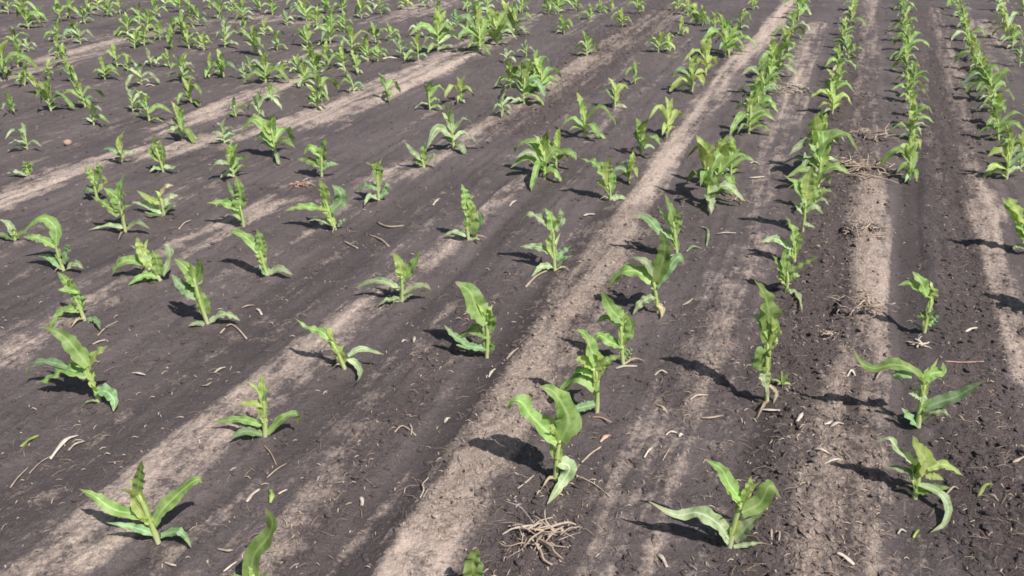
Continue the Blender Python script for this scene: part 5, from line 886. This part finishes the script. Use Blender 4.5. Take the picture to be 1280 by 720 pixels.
# ------------------------------------------------------------------ uncountable litter and crumbs
def scatter_points(n, dens):
    """ground points, denser where dens(x, y) is high; even over the seen part"""
    out = []
    while len(out) < n:
        y = 1.3*(13.5/1.3)**rng.random(4*n)
        x = rng.uniform(-.66, .66, 4*n)*(y+.6)
        X_, Y_ = x, y
        keep = rng.random(4*n) < dens(X_, Y_)
        out += list(zip(X_[keep], Y_[keep]))
    return out[:n]
def crumbs(name, n, rlo, rhi, mat, dens):
    pts = scatter_points(n, dens)
    ico = []
    import bmesh
    bm = bmesh.new(); bmesh.ops.create_icosphere(bm, subdivisions=1, radius=1)
    bv = np.array([v.co[:] for v in bm.verts]); bf = np.array([[v.index for v in f.verts] for f in bm.faces]); bm.free()
    V, Fc = [], []
    H_ = height(np.array([p[0] for p in pts]), np.array([p[1] for p in pts]))
    for i, (x, y) in enumerate(pts):
        r = rlo*(rhi/rlo)**(rng.random()**2.2)
        s = r*np.array([rng.uniform(.6, 1.5), rng.uniform(.6, 1.5), rng.uniform(.4, .75)])
        a = rng.uniform(0, 6.28); R_ = np.array([[math.cos(a), -math.sin(a), 0], [math.sin(a), math.cos(a), 0], [0, 0, 1]])
        v = (bv*(1 + rng.uniform(-.35, .30, (len(bv), 1)))*s) @ R_.T + np.array([x, y, H_[i] + r*.1])
        Fc.append(bf + len(V)*len(bv)); V.append(v)
    V = np.concatenate(V); Fc = np.concatenate(Fc)
    o = link(name, V.tolist(), Fc.tolist(), mat, None, None, False)
    px = np.repeat([p[0] for p in pts], len(bv)); py = np.repeat([p[1] for p in pts], len(bv))
    for nm, arr in (('dry', band_value(px, py, DRY)*.9 - .1*rng.random(len(px))), ('grit', np.full(len(px), .3))):
        at = o.data.attributes.new(nm, 'FLOAT', 'POINT'); at.data.foreach_set('value', arr.astype(np.float32))
    return o
def d_grit(x, y): return .22 + .78*band_value(x, y, GRIT)*(1-.7*band_value(x, y, FURROW))
o = crumbs('soil_clods', 34000, .0020, .014, SOIL, d_grit); tag(o, 'crumbly dark soil clods scattered over the field', 'soil', None, 'stuff')
def litter(name, n, mat, dens, wl, ll):
    pts = scatter_points(n, dens); V, Fc, off = [], [], 0
    for x, y in pts:
        z = hgt_fast[0](x, y); L_ = rng.uniform(*ll); w = rng.uniform(*wl); a = rng.uniform(0, 6.28)
        d = np.array([math.cos(a), math.sin(a)]); q = np.array([-d[1], d[0]]); b = rng.normal(0, .07)*L_
        dz = rng.uniform(0, .006)
        P = [(x - d[0]*L_/2, y - d[1]*L_/2), (x + q[0]*b, y + q[1]*b), (x + d[0]*L_/2, y + d[1]*L_/2)]
        C = [(P[0][0], P[0][1], z+.001), (P[1][0], P[1][1], z+.004+dz), (P[2][0], P[2][1], z+.001+dz)]
        for i, c in enumerate(C):
            ww = w*(1 if i == 1 else .6)
            V += [(c[0]-q[0]*ww, c[1]-q[1]*ww, c[2]), (c[0], c[1], c[2]+ww*.9), (c[0]+q[0]*ww, c[1]+q[1]*ww, c[2])]
        for i in range(2):
            Fc += [(off+i*3, off+i*3+1, off+i*3+4, off+i*3+3), (off+i*3+1, off+i*3+2, off+i*3+5, off+i*3+4)]
        off += 9
    return link(name, V, Fc, mat, None, None, False)
hgt_fast = [hgt]
def hf_factory():
    # coarse lookup so thousands of bits stay quick
    xs = np.linspace(-9, 9, 1500); ys = np.linspace(1, 14, 1300)
    XX, YY = np.meshgrid(xs, ys); HH = height(XX, YY)
    return lambda x, y: float(HH[min(1299, max(0, int(round((y-1)/13*1299)))), min(1499, max(0, int(round((x+9)/18*1499))))])
hgt_fast[0] = hf_factory()
o = litter('straw_litter', 3000, DRYM['t'], lambda x, y: .15 + .35*band_value(x, y, GRIT) + .5*band_value(x, y, STRAWY), (.0009, .0026), (.005, .026)); tag(o, 'tiny pale straw bits littered over the soil', 'straw', None, 'stuff')
o = litter('dead_root_litter', 4200, DRYM['k'], lambda x, y: .2 + .8*band_value(x, y, GRIT), (.0005, .0013), (.012, .06)); tag(o, 'fine brown dead rootlets littered over the soil', 'straw', None, 'stuff')

# ------------------------------------------------------------------ camera, sky, sun
cam = bpy.data.cameras.new('camera'); cam.lens = 31.19; cam.sensor_width = 36; cam.clip_end = 2000; cam.clip_start = .05
co = bpy.data.objects.new('camera', cam); COL.objects.link(co)
co.location = (0, 0, 1.75); co.rotation_euler = (math.radians(90-26), 0, 0)
scene.camera = co
SUN_AZ, SUN_EL = math.radians(143), math.radians(51)
w = bpy.data.worlds.new('World'); scene.world = w; w.use_nodes = True
t = w.node_tree; bg = t.nodes['Background']
sky = t.nodes.new('ShaderNodeTexSky'); sky.sky_type = 'NISHITA'; sky.sun_disc = False
sky.sun_elevation = SUN_EL; sky.sun_rotation = SUN_AZ; sky.dust_density = 2.0
t.links.new(sky.outputs[0], bg.inputs[0]); bg.inputs[1].default_value = .072
sl = bpy.data.lights.new('sun', 'SUN'); sl.energy = 5.0; sl.angle = math.radians(.55); sl.color = (1, .955, .90)
so = bpy.data.objects.new('sun', sl); COL.objects.link(so)
d = Vector((math.sin(SUN_AZ)*math.cos(SUN_EL), math.cos(SUN_AZ)*math.cos(SUN_EL), math.sin(SUN_EL)))
so.rotation_euler = d.to_track_quat('Z', 'Y').to_euler()
scene.view_settings.view_transform = 'Standard'; scene.view_settings.look = 'None'; scene.view_settings.exposure = 0
scene.render.resolution_x = 1024; scene.render.resolution_y = 576
scene.cycles.use_denoising = True
scene.cycles.pixel_filter_type = 'BLACKMAN_HARRIS'; scene.cycles.filter_width = 1.7
